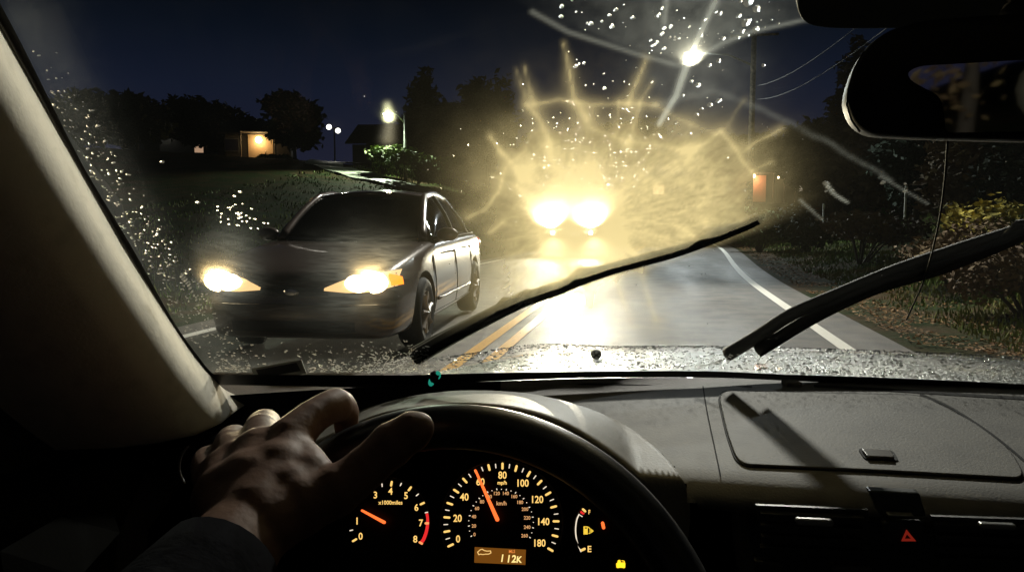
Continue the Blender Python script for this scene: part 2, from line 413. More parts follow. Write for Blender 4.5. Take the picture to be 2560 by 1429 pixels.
# ---- wipers: arm + blade, standing on the glass
def wiper(pts_blade, pts_arm, wdt):
    def chain(pts, off):
        r_ = []
        for x, y, z in catmull([(a, b, 0) for a, b in pts], 8):
            p, nn = on_glass(x, y, off)
            if p is not None: r_.append((p, nn))
        return r_
    ch = chain(pts_blade, .012)
    mb = MB(); mb.tube([p for p, _ in ch], [wdt*(1.2-.85*i/len(ch)) for i in range(len(ch))], 8)
    ch2 = chain(pts_blade, .002)
    mb.rings([[p+nn*.010, p-nn*.001] for p, nn in ch2], closed=False, cap=False)
    blade = own(mb, 'wiper_blade', rubber, smooth=True)
    ch3 = chain(pts_arm, .022); ab = MB().tube([p for p, _ in ch3], [wdt*1.0*(1.35-.6*i/len(ch3)) for i in range(len(ch3))], 8)
    arm = ab.build('wiper_arm', black_plastic, None, smooth=True); arm.parent = blade
    for k in (.25, .5, .78):
        p, nn = ch[int(k*(len(ch)-1))]; d = (ch[min(len(ch)-1, int(k*(len(ch)-1))+2)][0]-p).normalized()
        c_ = MB().tube([p-d*.018+nn*.004, p+nn*.010, p+d*.018+nn*.004], [.003, .006, .003], 6).build('blade_bracket', black_plastic, None, smooth=True); c_.parent = blade
    return blade
wiper([(1040, 912), (1150, 850), (1300, 775), (1400, 738), (1520, 692), (1700, 642), (1850, 585), (1900, 562)], [(1040, 925), (1100, 890), (1200, 838), (1330, 770)], .0085)
wiper([(1900, 895), (2050, 805), (2200, 735), (2350, 690), (2480, 640), (2620, 580), (2800, 500)], [(1825, 922), (1900, 878), (1990, 822), (2100, 775), (2250, 715), (2400, 665), (2600, 600), (2760, 520)], .0064)

# ---- dashboard
DP = Vector((0, .70, .916)); DN = Vector((0, -(.944-.916), .985-.70-.02)).normalized()
def dash_top(px, py, lift=0.0): return at_plane(px, py, DP+DN*lift, DN)
def dz(y): return DP.z+(y-DP.y)*(-DN.y/DN.z)
vinyl = mat('grained_vinyl', (.175, .166, .145), .66, noise=(24, (.125, .118, .104), .40, .64), bump=(420, .35, .0010))
vinyl_dark = mat('dark_vinyl', (.022, .022, .021), .6, bump=(420, .35, .001))
prof = [(.99, None), (.93, None), (.89, None), (.86, None), (.84, None), (.82, None), (.80, None), (.79, None), (.78, None), (.77, None), (.76, None), (.75, None), (.74, None), (.73, None), (.72, None), (.71, None), (.70, None), (.682, -.001), (.673, -.004), (.667, -.010), (.664, -.017), (.668, -.024), (.69, -.028)]
def dashrow(x):
    r_ = []
    sag = .0 if x > .0 else 0
    for y, d in prof:
        ye = min(y, .985-.235*((x-CX0)/.85)**2+.01) if d is None else y
        z = dz(y)+(d or 0)
        r_.append(Vector((x, ye, z)))
    return r_
xs = [-.60+i*.01 for i in range(0, 200)]
dash = MB().rings([dashrow(x) for x in xs], closed=False, cap=False)
def in_hood(p, mg_=0):
    x, y = pix(p); y -= mg_; return 700 < x < 1722 and y > np.interp(x, [700, 880, 1180, 1320, 1450, 1560, 1650, 1702, 1722], [1110, 1050, 992, 998, 1026, 1072, 1138, 1198, 1246])
dash.f = [f for f in dash.f if not all(in_hood(dash.v[i]) for i in f) and not (min(dash.v[i][1] for i in f) < .70 and any(in_hood(dash.v[i], 26) for i in f))]; dash.m = [0]*len(dash.f)
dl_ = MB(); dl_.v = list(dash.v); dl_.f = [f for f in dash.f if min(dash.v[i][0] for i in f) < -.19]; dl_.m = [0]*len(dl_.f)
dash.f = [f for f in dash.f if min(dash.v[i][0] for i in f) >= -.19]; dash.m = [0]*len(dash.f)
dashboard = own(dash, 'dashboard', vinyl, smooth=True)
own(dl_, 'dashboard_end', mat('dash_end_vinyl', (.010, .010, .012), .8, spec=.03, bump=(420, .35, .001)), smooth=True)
# the step down left of the lid: centre stack side
# lower fascia with the dark recess of the centre vents
def face(px, py, d=0.0): return at_y(px, py, .676+d)
rec = MB()
rec.box((CX0+.24, .722, .66), (1.05, .02, .46))
own(rec, 'centre_console_back', mat('console_black', (.006, .006, .006), .45))
own(MB().box((-.10, .83, .62), (1.06, .02, .56)), 'lower_dashboard', mat('knee_black', (.004, .004, .004), .9, spec=.05))
own(MB().box((-.50, .75, .66), (.30, .02, .48)), 'dashboard_side', mat('knee_black', (.004, .004, .004), .9, spec=.05))
# side cheek of the console with its seam
sd = MB().slab(lambda a, b: at_y(1822+28*b+44*a+14*b*b, 1236+320*b-26*a*(1-b)**3, .690+.012*abs(a-.4)), 8, 14, (0, -.02, 0))
own(sd, 'console_cheek', vinyl, smooth=True)
# lid of the storage tray
def rounded(pts, r, n=6, bulge=0):
    o_ = []
    m_ = len(pts)
    for i in range(m_):
        p0, p1, p2 = Vector(pts[i-1]), Vector(pts[i]), Vector(pts[(i+1) % m_])
        a = p1+(p0-p1).normalized()*min(r, (p0-p1).length*.45); b = p1+(p2-p1).normalized()*min(r, (p2-p1).length*.45)
        for k in range(n+1):
            t = k/n; o_.append(a*(1-t)**2+p1*2*t*(1-t)+b*t*t)
    return o_
lid_px = [(1790, 976), (2305, 988), (2440, 1060), (2530, 1130), (2570, 1203), (2200, 1182), (1842, 1166), (1812, 1080)]
lo_ = rounded([(x, y, 0) for x, y in lid_px], 34)
gap = MB().prism([dash_top(p.x, p.y, .0003) for p in lo_], DN*.0010)
own(gap, 'lid_gap', mat('gap_black', (.003, .003, .003), .8))
cen = Vector((2170, 1080, 0))
lin = [cen+Vector(((p-cen).x*.988, (p-cen).y*.965, 0)) for p in lo_]
lid = own(MB().prism([dash_top(p.x, p.y, .0012) for p in lin], DN*.0022), 'storage_lid', vinyl, bevel=.0009)
hnd = MB().prism([dash_top(p.x, p.y, .0034) for p in rounded([(2144, 1123, 0), (2232, 1128, 0), (2248, 1153, 0), (2162, 1149, 0)], 9)], DN*.0012)
hf = hnd.build('handle_frame', mat('gap_black2', (.003, .003, .003), .8), None); hf.parent = lid
hnd = MB().prism([dash_top(p.x, p.y, .0046) for p in rounded([(2152, 1126, 0), (2226, 1131, 0), (2238, 1149, 0), (2168, 1146, 0)], 7)], DN*.003)
hf = hnd.build('lid_handle', mat('handle_satin', (.12, .11, .10), .32), None, bevel=.001); hf.parent = lid
# moulded seams
def seam(pts, w_=2.0, nm='dash_seam'):
    c_ = catmull([(x, y, 0) for x, y in pts], 6)
    L_ = []
    for i, p in enumerate(c_):
        d = (c_[min(i+1, len(c_)-1)]-c_[max(i-1, 0)]).normalized(); nn = Vector((-d.y, d.x, 0))*w_
        L_.append([dash_top(p.x+nn.x, p.y+nn.y, .0006), dash_top(p.x-nn.x, p.y-nn.y, .0006)])
    return own(MB().rings(L_, closed=False, cap=False), nm, gap_m)
gap_m = mat('seam_black', (.003, .003, .003), .9)
seam([(1757, 962), (1768, 1030), (1785, 1110), (1802, 1190)], 1.6)
seam([(2300, 984), (2380, 1020), (2480, 1085), (2560, 1150), (2620, 1205)], 2.6)
seam([(1120, 964), (1300, 960), (1560, 958), (1800, 960), (1880, 964)], 3.5, 'defroster_slot')
seam([(2035, 964), (2200, 972), (2400, 985), (2650, 1000)], 3.4, 'defroster_slot')
seam([(895, 985), (985, 962)], 2.0)
for a in (0,):   # light sensor
    q = MB().prism([dash_top(x, y, .0005) for x, y in ((1952, 958), (1990, 960), (2006, 967), (1966, 966))], DN*.006)
    own(q, 'light_sensor', vinyl, bevel=.001)
# vents, louvres and the hazard switch in the centre stack
stk = mat('stack_black', (.016, .016, .016), .45)
satin = mat('satin_grey', (.24, .24, .23), .35, metal=.6)
def facepoly(pts, y, th, name, m, bev=0, parent=None):
    q = MB().prism([at_y(a, b, y) for a, b in pts], (0, th, 0))
    if parent: o = q.build(name, m, None, bevel=bev); o.parent = parent; return o
    return own(q, name, m, bevel=bev)
for x0, x1, y0 in ((1890, 2170, 1262), (2330, 2700, 1290)):
    vent = facepoly([(x0, y0), (x1, y0+12), (x1+5, y0+130), (x0+20, y0+120)], .650, .004, 'air_vent', stk)
    for k in range(4):
        facepoly([(x0+12, y0+20+k*28), (x1-8, y0+32+k*28), (x1-8, y0+37+k*28), (x0+12, y0+24+k*28)], .643, .008, 'louvre', stk, .001, vent)
facepoly([(1990, 1296), (2080, 1300), (2088, 1309), (2082, 1318), (1996, 1313), (1988, 1304)], .636, .006, 'vent_knob', satin, .0015)
facepoly([(2452, 1308), (2540, 1312), (2546, 1321), (2536, 1326), (2458, 1321), (2448, 1314)], .636, .006, 'vent_knob', satin, .0015)
facepoly([(2172, 1226), (2300, 1232), (2318, 1292), (2200, 1288)], .650, .012, 'clock_panel', mat('clock_glass', (.03, .033, .032), .3), .002)
facepoly([(2222, 1286), (2286, 1289), (2287, 1293), (2222, 1290)], .638, .008, 'switch_trim', satin, .0006)
hz = facepoly([(2210, 1302), (2310, 1306), (2314, 1362), (2216, 1358)], .648, .010, 'hazard_button', stk, .002)
tri = MB()
oo = [(2266, 1322), (2290, 1351), (2253, 1351)]; ii = [(2267, 1334), (2277, 1345), (2261, 1345)]
for k in range(3):
    tri.prism([at_y(*oo[k], .6475), at_y(*oo[(k+1) % 3], .6475), at_y(*ii[(k+1) % 3], .6475), at_y(*ii[k], .6475)], (0, -.0006, 0))
o = tri.build('warning_triangle', emis('hazard_red', (.45, .03, .015), .35), None); o.parent = hz
facepoly([(1885, 1400), (1962, 1408), (1965, 1440), (1895, 1440)], .646, .01, 'switch_panel', stk, .002)
facepoly([(2078, 1414), (2180, 1418), (2184, 1450), (2074, 1450)], .646, .01, 'radio_panel', mat('radio_grey', (.06, .06, .055), .4), .002)

# ---- instrument hood (binnacle)
outer = [(640, 1125), (760, 1075), (880, 1032), (960, 1006), (1060, 984), (1180, 975), (1320, 983), (1450, 1013), (1560, 1060), (1650, 1128), (1702, 1190), (1722, 1240), (1726, 1300)]
inner = [(640, 1190), (760, 1120), (880, 1062), (960, 1032), (1060, 1016), (1180, 1010), (1300, 1022), (1420, 1062), (1540, 1140), (1620, 1215), (1672, 1290), (1700, 1380), (1706, 1450)]
co = catmull([(a, b, 0) for a, b in outer], 5); cn = catmull([(a, b, 0) for a, b in inner], 5)
rows = []
for t in range(-1, 9):
    r_ = []
    for a, b in zip(co, cn):
        if t < 0: p = at_y(a.x, a.y, .80); p.z -= .030; p.y += .03
        else:
            s_ = t/8; ypl = .80-.125*s_
            m_ = a.lerp(b, s_**1.15); yd = dash_top(m_.x, m_.y, .0012).y
            p = at_y(m_.x, m_.y, min(ypl, max(yd, .672)))
        r_.append(p)
    rows.append(r_)
lip = []
for a in cn: p = at_y(a.x, a.y+6, .674); p.z -= .004; lip.append(p)
rows.append(lip)
tun = []
for a in cn: p = at_y(a.x*.985+1190*.015, a.y+30, .70); tun.append(p)
rows.append(tun)
tun = []
for a in cn: p = at_y(a.x*.93+1190*.07, a.y+60, .765); tun.append(p)
rows.append(tun)
bin_m = mat('binnacle_vinyl', (.19, .175, .145), .58, noise=(22, (.14, .13, .11), .35, .7), bump=(420, .4, .001))
bn = MB(); 
nr = len(rows[0])
vsb = [p for r_ in rows for p in r_]; fsb = []
for i in range(len(rows)-1):
    for j in range(nr-1):
        a = i*nr+j; bn.cur = 0
        fsb.append((a, a+1, a+nr+1, a+nr))
bn.add(vsb, fsb); own(bn, 'instrument_hood', bin_m, smooth=True)

# ---- instruments
DC = CO+ray(1255, 1290)*.80; DNn = Vector((0, -math.cos(R(22)), math.sin(R(22))))
def dl(px, py, lift=0.0): return at_plane(px, py, DC+DNn*lift, DNn)
panel_black = mat('instrument_black', (.0025, .0025, .0025), .75, spec=.1)
own(MB().prism([dl(a, b) for a, b in ((560, 1150), (1000, 1060), (1500, 1080), (1760, 1330), (1800, 1700), (500, 1700))], -DNn*.01), 'instrument_panel', panel_black)
amber = emis('amber_scale', (1.0, .62, .17), 1.15); white_l = emis('white_scale', (1.0, .86, .66), 1.0)
ndl = emis('needle_orange', (1.0, .15, .03), 1.6); redl = emis('red_scale', (.95, .03, .03), .9)
dim_o = emis('dim_orange', (.9, .30, .09), .55)
def bar(mb, x, y, ang, L_, W_, lift=.0012):   # ang: direction in pixels
    d = Vector((math.cos(ang), math.sin(ang))); n_ = Vector((-d.y, d.x)); h = L_/2
    r_ = W_/2; pts = []
    for sx in (1, -1):
        for k in range(5):
            a = -math.pi/2+math.pi*k/4
            pts.append(Vector((x, y))+d*(sx*(h-r_)+sx*math.cos(a)*r_)+n_*(math.sin(a)*r_*sx))
    mb.prism([dl(p.x, p.y, lift) for p in pts], DNn*.0004)
def text(items, name, m, parent, lift=.0012, wfn=None):
    mb = MB()
    for s_, x, y, h, *rest in items:
        sx = rest[0] if rest else 1.0; shear = rest[1] if len(rest) > 1 else 0; rot = rest[2] if len(rest) > 2 else 0; wt = rest[3] if len(rest) > 3 else .018
        cu = bpy.data.curves.new('t', 'FONT'); cu.body = s_; cu.align_x = 'CENTER'; cu.align_y = 'CENTER'; cu.size = 1.0; cu.offset = wt; cu.resolution_u = 3
        ob = bpy.data.objects.new('t', cu); COL.objects.link(ob); bpy.context.view_layer.update()
        tm = bpy.data.meshes.new_from_object(ob.evaluated_get(bpy.context.evaluated_depsgraph_get()))
        vs_ = [v.co.copy() for v in tm.vertices]; ys_ = [v.y for v in vs_]; xs_ = [v.x for v in vs_]
        hy = (max(ys_)-min(ys_)); cy_ = (max(ys_)+min(ys_))/2; cx_ = (max(xs_)+min(xs_))/2; k = h/hy
        P_ = []
        for v in vs_:
            a, b = (v.x-cx_)*k*sx, (v.y-cy_)*k; a += b*shear
            c_, q_ = math.cos(rot), math.sin(rot)
            P_.append((wfn or dl)(x+a*c_-b*q_*-1*-1, y-(a*q_+b*c_), lift))
        mb.add(P_, [tuple(f.vertices) for f in tm.polygons])
        bpy.data.objects.remove(ob); bpy.data.curves.remove(cu); bpy.data.meshes.remove(tm)
    o = mb.build(name, m, None); o.parent = parent; return o
Z = lambda x, y: (1100+x/4.944, 1140+y/4.944)
dial_m = mat('dial_face', (.003, .003, .003), .6, spec=.2)
ring_m = mat('dial_rim', (.03, .018, .008), .4)
def disc(cx_, cy_, a, b, lift, th, name, m, a0=0, a1=360, inner=None):
    pts = [(cx_+a*math.cos(R(t)), cy_+b*math.sin(R(t))) for t in np.linspace(a0, a1, 73)[:-1]]
    return own(MB().prism([dl(x, y, lift) for x, y in pts], DNn*th), name, m)
def rim(cx_, cy_, a, b, a0, a1, parent, m=None, wd=.0007):
    pts = [dl(cx_+a*math.cos(R(t)), cy_+b*math.sin(R(t)), .002) for t in np.linspace(a0, a1, 60)]
    o = MB().tube(pts, wd, 6).build('dial_rim', m or ring_m, None, smooth=True); o.parent = parent
sc_ = Z(762, 800)
speedo = disc(sc_[0], sc_[1], 150, 152, .0002, .0005, 'speedometer', dial_m)
rim(sc_[0], sc_[1]+4, 153, 156, -205, 25, speedo)
maj = [(132, 1097), (86, 925), (86, 752), (122, 583), (200, 428), (308, 297), (450, 200), (606, 136), (773, 118), (940, 148), (1097, 217), (1232, 322), (1337, 460), (1405, 622), (1435, 800), (1422, 980), (1365, 1150)]
mnr = [(97, 1014), (72, 840), (91, 663), (150, 498), (247, 354), (370, 237), (523, 155), (689, 118), (858, 120), (1024, 170), (1172, 255), (1295, 385), (1383, 537), (1435, 710), (1442, 892), (1405, 1067)]
mb = MB()
for x, y in maj: bar(mb, *Z(x, y), math.atan2(y-800, x-762), 17.5, 5.4)
o = mb.build('scale_marks', amber, None); o.parent = speedo
mb = MB()
for x, y in mnr: bar(mb, *Z(x, y), math.atan2(y-800, x-762), 11.5, 2.2)
for x, y in [(388, 983), (358, 857), (368, 731), (413, 608), (487, 518), (590, 440), (703, 405), (820, 410), (935, 447), (1033, 520), (1105, 627), (1146, 748), (1150, 880), (1112, 1000)]:
    bar(mb, *Z(x, y), math.atan2(y-720, x-762), 4.6, 2.0)
for x, y in [(366, 920), (356, 793), (385, 667), (448, 560), (530, 484), (643, 422), (760, 405), (878, 425), (988, 482), (1072, 570), (1131, 683), (1155, 813), (1135, 942)]:
    bar(mb, *Z(x, y), 0, 2.4, 2.2)
o = mb.build('fine_marks', white_l, None); o.parent = speedo
text([(s_, *Z(x, y), 18.5, .86) for s_, x, y in (('0', 223, 1017), ('20', 217, 762), ('40', 300, 500), ('60', 500, 312), ('80', 772, 230), ('100', 1027, 328), ('120', 1207, 530), ('140', 1283, 803), ('180', 1235, 1068))]
     + [('mp/h', *Z(768, 330), 12.5, .9, 0, 0, .03)], 'numerals', amber, speedo)
text([(s_, *Z(x, y), 9.0, .92) for s_, x, y in (('0', 426, 962), ('20', 419, 857), ('40', 419, 742), ('60', 458, 640), ('80', 520, 558), ('100', 605, 495), ('120', 703, 455), ('140', 815, 455), ('160', 920, 493), ('180', 992, 565), ('200', 1050, 650), ('220', 1077, 757), ('240', 1077, 872), ('260', 1045, 977))]
     + [('km/h', *Z(760, 577), 10.5, .9)], 'small_numerals', emis('peach_scale', (1.0, .50, .20), .75), speedo)
def needle(p0, p1, w0, w1, parent):
    d = Vector((p1[0]-p0[0], p1[1]-p0[1])).normalized(); n_ = Vector((-d.y, d.x)); pts = []
    for k in range(7):
        a = math.pi/2+math.pi*k/6; pts.append(Vector(p0)+(d*math.cos(a)+n_*math.sin(a))*w0/2)
    for k in range(7):
        a = -math.pi/2+math.pi*k/6; pts.append(Vector(p1)+(d*math.cos(a)+n_*math.sin(a))*w1/2)
    o = MB().prism([dl(p.x, p.y, .006) for p in pts], DNn*.0012).build('needle', ndl, None); o.parent = parent
needle(Z(440, 172), Z(710, 778), 5, 9.5, speedo)
T = lambda x, y: (860+x/7.52, 1190+y/7.52)
tc_ = T(770, 850)
tacho = disc(tc_[0], tc_[1], 112, 112, .0002, .0005, 'tachometer', dial_m)
rim(tc_[0], tc_[1], 112, 112, -120, 30, tacho)
mb = MB()
for x, y in ((200, 1195), (893, 135), (1238, 230), (1475, 507)): bar(mb, *T(x, y), math.atan2(y-850, x-770), 14.5, 5)
o = mb.build('scale_marks', amber, None); o.parent = tacho
mb = MB()
for x, y in ((138, 1010), (717, 162), (1070, 150), (1380, 345), (1553, 675)): bar(mb, *T(x, y), math.atan2(y-850, x-770), 9, 2.4)
o = mb.build('fine_marks', white_l, None); o.parent = tacho
mb = MB()
arc = [(1555, 690), (1573, 780), (1572, 880), (1560, 980), (1535, 1080), (1495, 1180), (1455, 1235)]
ca = catmull([(*T(x, y), 0) for x, y in arc], 5); rr = []
for i, p in enumerate(ca):
    d = (ca[min(i+1, len(ca)-1)]-ca[max(0, i-1)]).normalized(); n_ = Vector((-d.y, d.x, 0))*(3.4+1.0*i/len(ca))
    rr.append([dl(p.x+n_.x, p.y+n_.y, .0011), dl(p.x-n_.x, p.y-n_.y, .0011)])
mb.rings(rr, closed=False, cap=False); o = mb.build('red_zone', redl, None); o.parent = tacho
mb = MB(); bar(mb, *T(1560, 878), 0, 12, 6, .0016); bar(mb, *T(1445, 1248), math.atan2(400, 690), 12, 5.5, .0016)
o = mb.build('red_zone_marks', emis('orange_mark', (1, .36, .12), 1.1), None); o.parent = tacho
text([(s_, *T(x, y), 17.5, .9) for s_, x, y in (('0', 312, 1120), ('1', 245, 835), ('3', 590, 347), ('4', 873, 275), ('5', 1165, 358), ('6', 1362, 580), ('7', 1448, 872), ('8', 1340, 1175))]
     + [('x1000miles', *T(872, 488), 10.5, .92)], 'numerals', amber, tacho)
needle(T(345, 640), T(757, 860), 5.5, 8, tacho)
G = lambda x, y: (1400+x/7.56, 1240+y/7.56)
fuel = disc(1490, 1318, 66, 84, .0002, .0005, 'fuel_gauge', dial_m)
rim(1512, 1320, 78, 78, 140, 222, fuel)
arc = [(365, 330), (320, 430), (298, 560), (296, 680), (315, 820), (350, 930), (400, 1045)]
ca = catmull([(*G(x, y), 0) for x, y in arc], 5); rr = []
for i, p in enumerate(ca):
    d = (ca[min(i+1, len(ca)-1)]-ca[max(0, i-1)]).normalized(); n_ = Vector((-d.y, d.x, 0))*1.5
    rr.append([dl(p.x+n_.x, p.y+n_.y, .0011), dl(p.x-n_.x, p.y-n_.y, .0011)])
mb = MB().rings(rr, closed=False, cap=False); bar(mb, *G(400, 365), .55, 9, 2); o = mb.build('fine_marks', white_l, None); o.parent = fuel
mb = MB(); bar(mb, *G(455, 260), .75, 13, 5.5); bar(mb, *G(438, 1000), -.45, 14, 6); o = mb.build('scale_marks', amber, None); o.parent = fuel
mb = MB().prism([dl(*G(x, y), .001) for x, y in ((395, 265), (470, 320), (440, 345), (380, 305))], DNn*.0003); o = mb.build('red_zone', redl, None); o.parent = fuel
text([('F', *G(556, 293), 11, .75), ('E', *G(558, 990), 15.5, 1.0)], 'numerals', amber, fuel)
mb = MB()
for q in (((445, 560), (525, 560), (525, 715), (445, 715)),): 
    (x0, y0), (x1, _), (_, y1), _ = q
    for pl in (((445, 562), (525, 562), (525, 582), (445, 582)), ((445, 582), (468, 582), (468, 604), (445, 604)), ((510, 582), (525, 582), (525, 604), (510, 604)), ((445, 604), (525, 604), (525, 715), (445, 715)), ((588, 605), (636, 652), (588, 690))):
        mb.prism([dl(*G(a, b), .001) for a, b in pl], DNn*.0003)
for a, b, c_, d in ((535, 575, 570, 610), (570, 610, 570, 690), (570, 690, 545, 695)):
    pa, pb = G(a, b), G(c_, d); bar(mb, (pa[0]+pb[0])/2, (pa[1]+pb[1])/2, math.atan2(pb[1]-pa[1], pb[0]-pa[0]), math.dist(pa, pb)+1.5, 2.2, .001)
o = mb.build('fuel_pump_symbol', emis('yellow_symbol', (1.0, .66, .06), 1.0), None); o.parent = fuel
mb = MB(); bar(mb, *G(815, 545), 1.35, 20, 8, .004); o = mb.build('needle', ndl, None); o.parent = fuel
# odometer display and warning light
odo = own(MB().prism([dl(a, b, .0009) for a, b in (Z(430, 1117), Z(1062, 1150), Z(1055, 1338), Z(425, 1310))], DNn*.0006), 'odometer_display', emis('display_amber', (.30, .105, .012), .55))
text([('1', *Z(770, 1255), 19, .8, .15, 0, .03), ('1', *Z(850, 1262), 19, .8, .15, 0, .03), ('2', *Z(915, 1263), 19, .9, .12, 0, .03), ('K', *Z(982, 1272), 16.5, .9, .12, 0, .03)], 'mileage', emis('display_digits', (1.0, .76, .27), 1.2), odo, .0018)
text([('MLS', *Z(890, 1172), 8, .85)], 'unit', emis('display_unit', (1.0, .30, .06), .9), odo, .0018)
mb = MB()
carp = [(465, 1180), (500, 1150), (525, 1145), (545, 1160), (580, 1168), (625, 1165), (630, 1190), (600, 1205), (560, 1205), (530, 1210), (500, 1205), (480, 1212), (465, 1180)]
for a, b in zip(carp[:-1], carp[1:]):
    pa, pb = Z(*a), Z(*b); bar(mb, (pa[0]+pb[0])/2, (pa[1]+pb[1])/2, math.atan2(pb[1]-pa[1], pb[0]-pa[0]), math.dist(pa, pb)+2, 2.2, .0018)
o = mb.build('car_symbol', emis('symbol_amber', (1, .62, .2), 1.0), None); o.parent = odo
wl = MB()
wl.prism([dl(*G(p.x, p.y), .001) for p in rounded([(1060, 1250, 0), (1235, 1240, 0), (1232, 1355, 0), (1150, 1340, 0), (1068, 1352, 0)], 30)], DNn*.0005)
wl.prism([dl(*G(p.x, p.y), .001) for p in rounded([(1095, 1200, 0), (1140, 1195, 0), (1150, 1248, 0), (1085, 1250, 0)], 12)], DNn*.0005)
wl.prism([dl(*G(p.x, p.y), .001) for p in rounded([(1160, 1205, 0), (1215, 1210, 0), (1228, 1243, 0), (1215, 1243, 0), (1205, 1222, 0), (1160, 1218, 0)], 8)], DNn*.0005)
own(wl, 'engine_warning_light', emis('warning_yellow', (1.0, .62, .02), 1.6))

# ---- steering wheel
TILT = R(24); WR = .178; RT = .0165
ua = Vector((0, math.sin(TILT), math.cos(TILT))); ux = Vector((1, 0, 0)); un = ux.cross(ua)    # un points forward-down / back
wtop = at_y(1165, 1066, .515)
WC = wtop-ua*WR
leather = mat('rim_leather', (.016, .016, .017), .36, bump=(600, .3, .0006))
mb = MB(); nR, nr_ = 120, 14; rg = []
for i in range(nR):
    t = 2*math.pi*i/nR; d = ux*math.sin(t)+ua*math.cos(t); c_ = WC+d*WR
    rg.append([c_+(d*math.cos(2*math.pi*k/nr_)+un*math.sin(2*math.pi*k/nr_)*1.08)*RT for k in range(nr_)])
rg.append(rg[0]); mb.rings(rg, True, False)
wheel = own(mb, 'steering_wheel', leather, smooth=True)
hub = MB().ball(WC+un*.0-ua*.02, (.085, .03, .07), 20, 12, Matrix.Rotation(-TILT, 3, 'X'))
for sx in (-1, 1):
    hub.tube([WC+ux*sx*.05-ua*.01, WC+ux*sx*.11-ua*.02, WC+ux*sx*(WR-.004)-ua*.025], [.022, .018, .013], 10)
o = hub.build('wheel_hub', black_plastic, None, smooth=True); o.parent = wheel

# ---- left A-pillar trim: edge against the glass, lit side face, then the side turned to the driver
pil_m = mat('pillar_fabric', (.74, .69, .58), .9, noise=(45, (.60, .56, .46), .5, .78), bump=(300, .3, .0008))
edge_px = [(632, 1000), (585, 985), (545, 958), (470, 860), (340, 655), (190, 395), (40, 120), (-60, -60)]
wid = [0, .028, .05, .06, .06, .06, .06, .06]
A0 = []
for (x, y) in edge_px:
    A0.append(gext(x, y, -.004)[0])
ax_ = (ANCH_L[1]-ANCH_L[0]).normalized()
secs = []
cut_ = [(0, 0), (.0125, .020), (.024, .040), (.0335, .060), (.036, .082), (.024, .106), (-.008, .126), (-.045, .140), (-.10, .150)]
rows = []
Ac = catmull(A0, 5)
for i, p in enumerate(Ac):
    s_ = i/(len(Ac)-1); f = smoothstep(0, .26, np.array(s_)).item()
    f = .12+.88*f
    r_ = []
    for (dx, dy) in cut_:
        r_.append(Vector((p.x+dx*f, p.y-dy*f*.9, p.z-.25*dy*f*(1 if True else 0)))) 
    rows.append(r_)
own(MB().rings(rows, closed=False, cap=False), 'pillar_trim', pil_m, smooth=True)
# door sail panel, door top, side window and door mirror
dk = mat('door_black', (.010, .010, .010), .8)
mb = MB(); c0 = [r_[-1] for r_ in rows]
mb.rings([[p, Vector((p.x-.03, p.y-.12, p.z-.10)), Vector((p.x-.03, p.y-.16, p.z-.32))] for p in c0], closed=False, cap=False)
own(mb, 'pillar_base', dk, smooth=True)
sail = MB().prism([at_plane(x, y, Vector((-.62, .5, 1)), Vector((1, 0, 0))) for x, y in ((-40, 820), (20, 850), (48, 880), (46, 1000), (38, 1052), (-40, 1075), (-40, 1500), (360, 1500), (480, 1000), (300, 500), (-40, 60))], (-.012, 0, 0))
own(sail, 'door_sail_panel', dk)
dpan = MB().rings([[at_y(-200, 1500, .40), at_y(0, 1376, .42), at_y(150, 1290, .50), at_y(262, 1222, .56)], [at_y(-160, 1700, .36), at_y(30, 1560, .40), at_y(200, 1440, .46), at_y(300, 1330, .55)]], closed=False, cap=False)
own(dpan, 'door_panel', mat('door_vinyl', (.0035, .0035, .003), .9, spec=.01, bump=(400, .4, .001)))
vr = MB(); cvx, cvy = 500, 1165
pts = [at_y(cvx+52*math.cos(t), cvy+60*math.sin(t), .60) for t in np.linspace(R(135), R(238), 20)]
vr.tube(pts, [.0004]+[.0011]*18+[.0004], 6); own(vr, 'side_vent_ring', satin, smooth=True)
# mirror outside the left window
dm = empty('tmp'); bpy.data.objects.remove(dm)
mc = at_y(10, 960, .72)
mm = MB().ball(mc+Vector((-.06, .03, 0)), (.10, .06, .075), 20, 12)
mir_o = own(mm, 'door_mirror', mat('mirror_shell', (.05, .05, .05), .25, bump=(180, 1.0, .006, 'voronoi')), smooth=True)

# ---- interior mirror
hs = mat('mirror_housing', (.006, .006, .006), .6, spec=.25)
MY = .50
mo = [(2116, 262), (2120, 225), (2135, 175), (2165, 118), (2215, 78), (2300, 52), (2450, 40), (2620, 34), (2800, 40), (2900, 90), (2900, 300), (2800, 352), (2560, 352), (2300, 345), (2180, 338), (2138, 312)]
mo3 = [at_y(p.x, p.y, MY) for p in rounded([(a, b, 0) for a, b in mo], 30, 3)]
cm = sum(mo3, Vector((0, 0, 0)))/len(mo3)
rings_ = [[cm+(p-cm)*k+Vector((0, dy, 0)) for p in mo3] for k, dy in ((.62, .048), (.86, .04), (.97, .022), (1.0, .004), (.992, -.002), (.975, -.003))]
rvm = own(MB().rings(rings_, True, True), 'interior_mirror', hs, smooth=True, auto=50)
glm = bpy.data.materials.new('mirror_glass'); glm.use_nodes = True; b_ = glm.node_tree.nodes['Principled BSDF']
b_.inputs['Metallic'].default_value = 1; b_.inputs['Roughness'].default_value = .03; b_.inputs['Base Color'].default_value = (.8, .8, .78, 1)
mg = [(2268, 180), (2300, 165), (2560, 150), (2860, 145), (2860, 325), (2362, 332), (2362, 290), (2350, 240), (2300, 215), (2275, 200)]
gcen = at_y(2500, 245, MY-.009); gn = Vector((-.02, -1, -.055)).normalized()
g3 = [at_plane(p.x, p.y, gcen, gn) for p in rounded([(a, b, 0) for a, b in mg], 20, 3)]
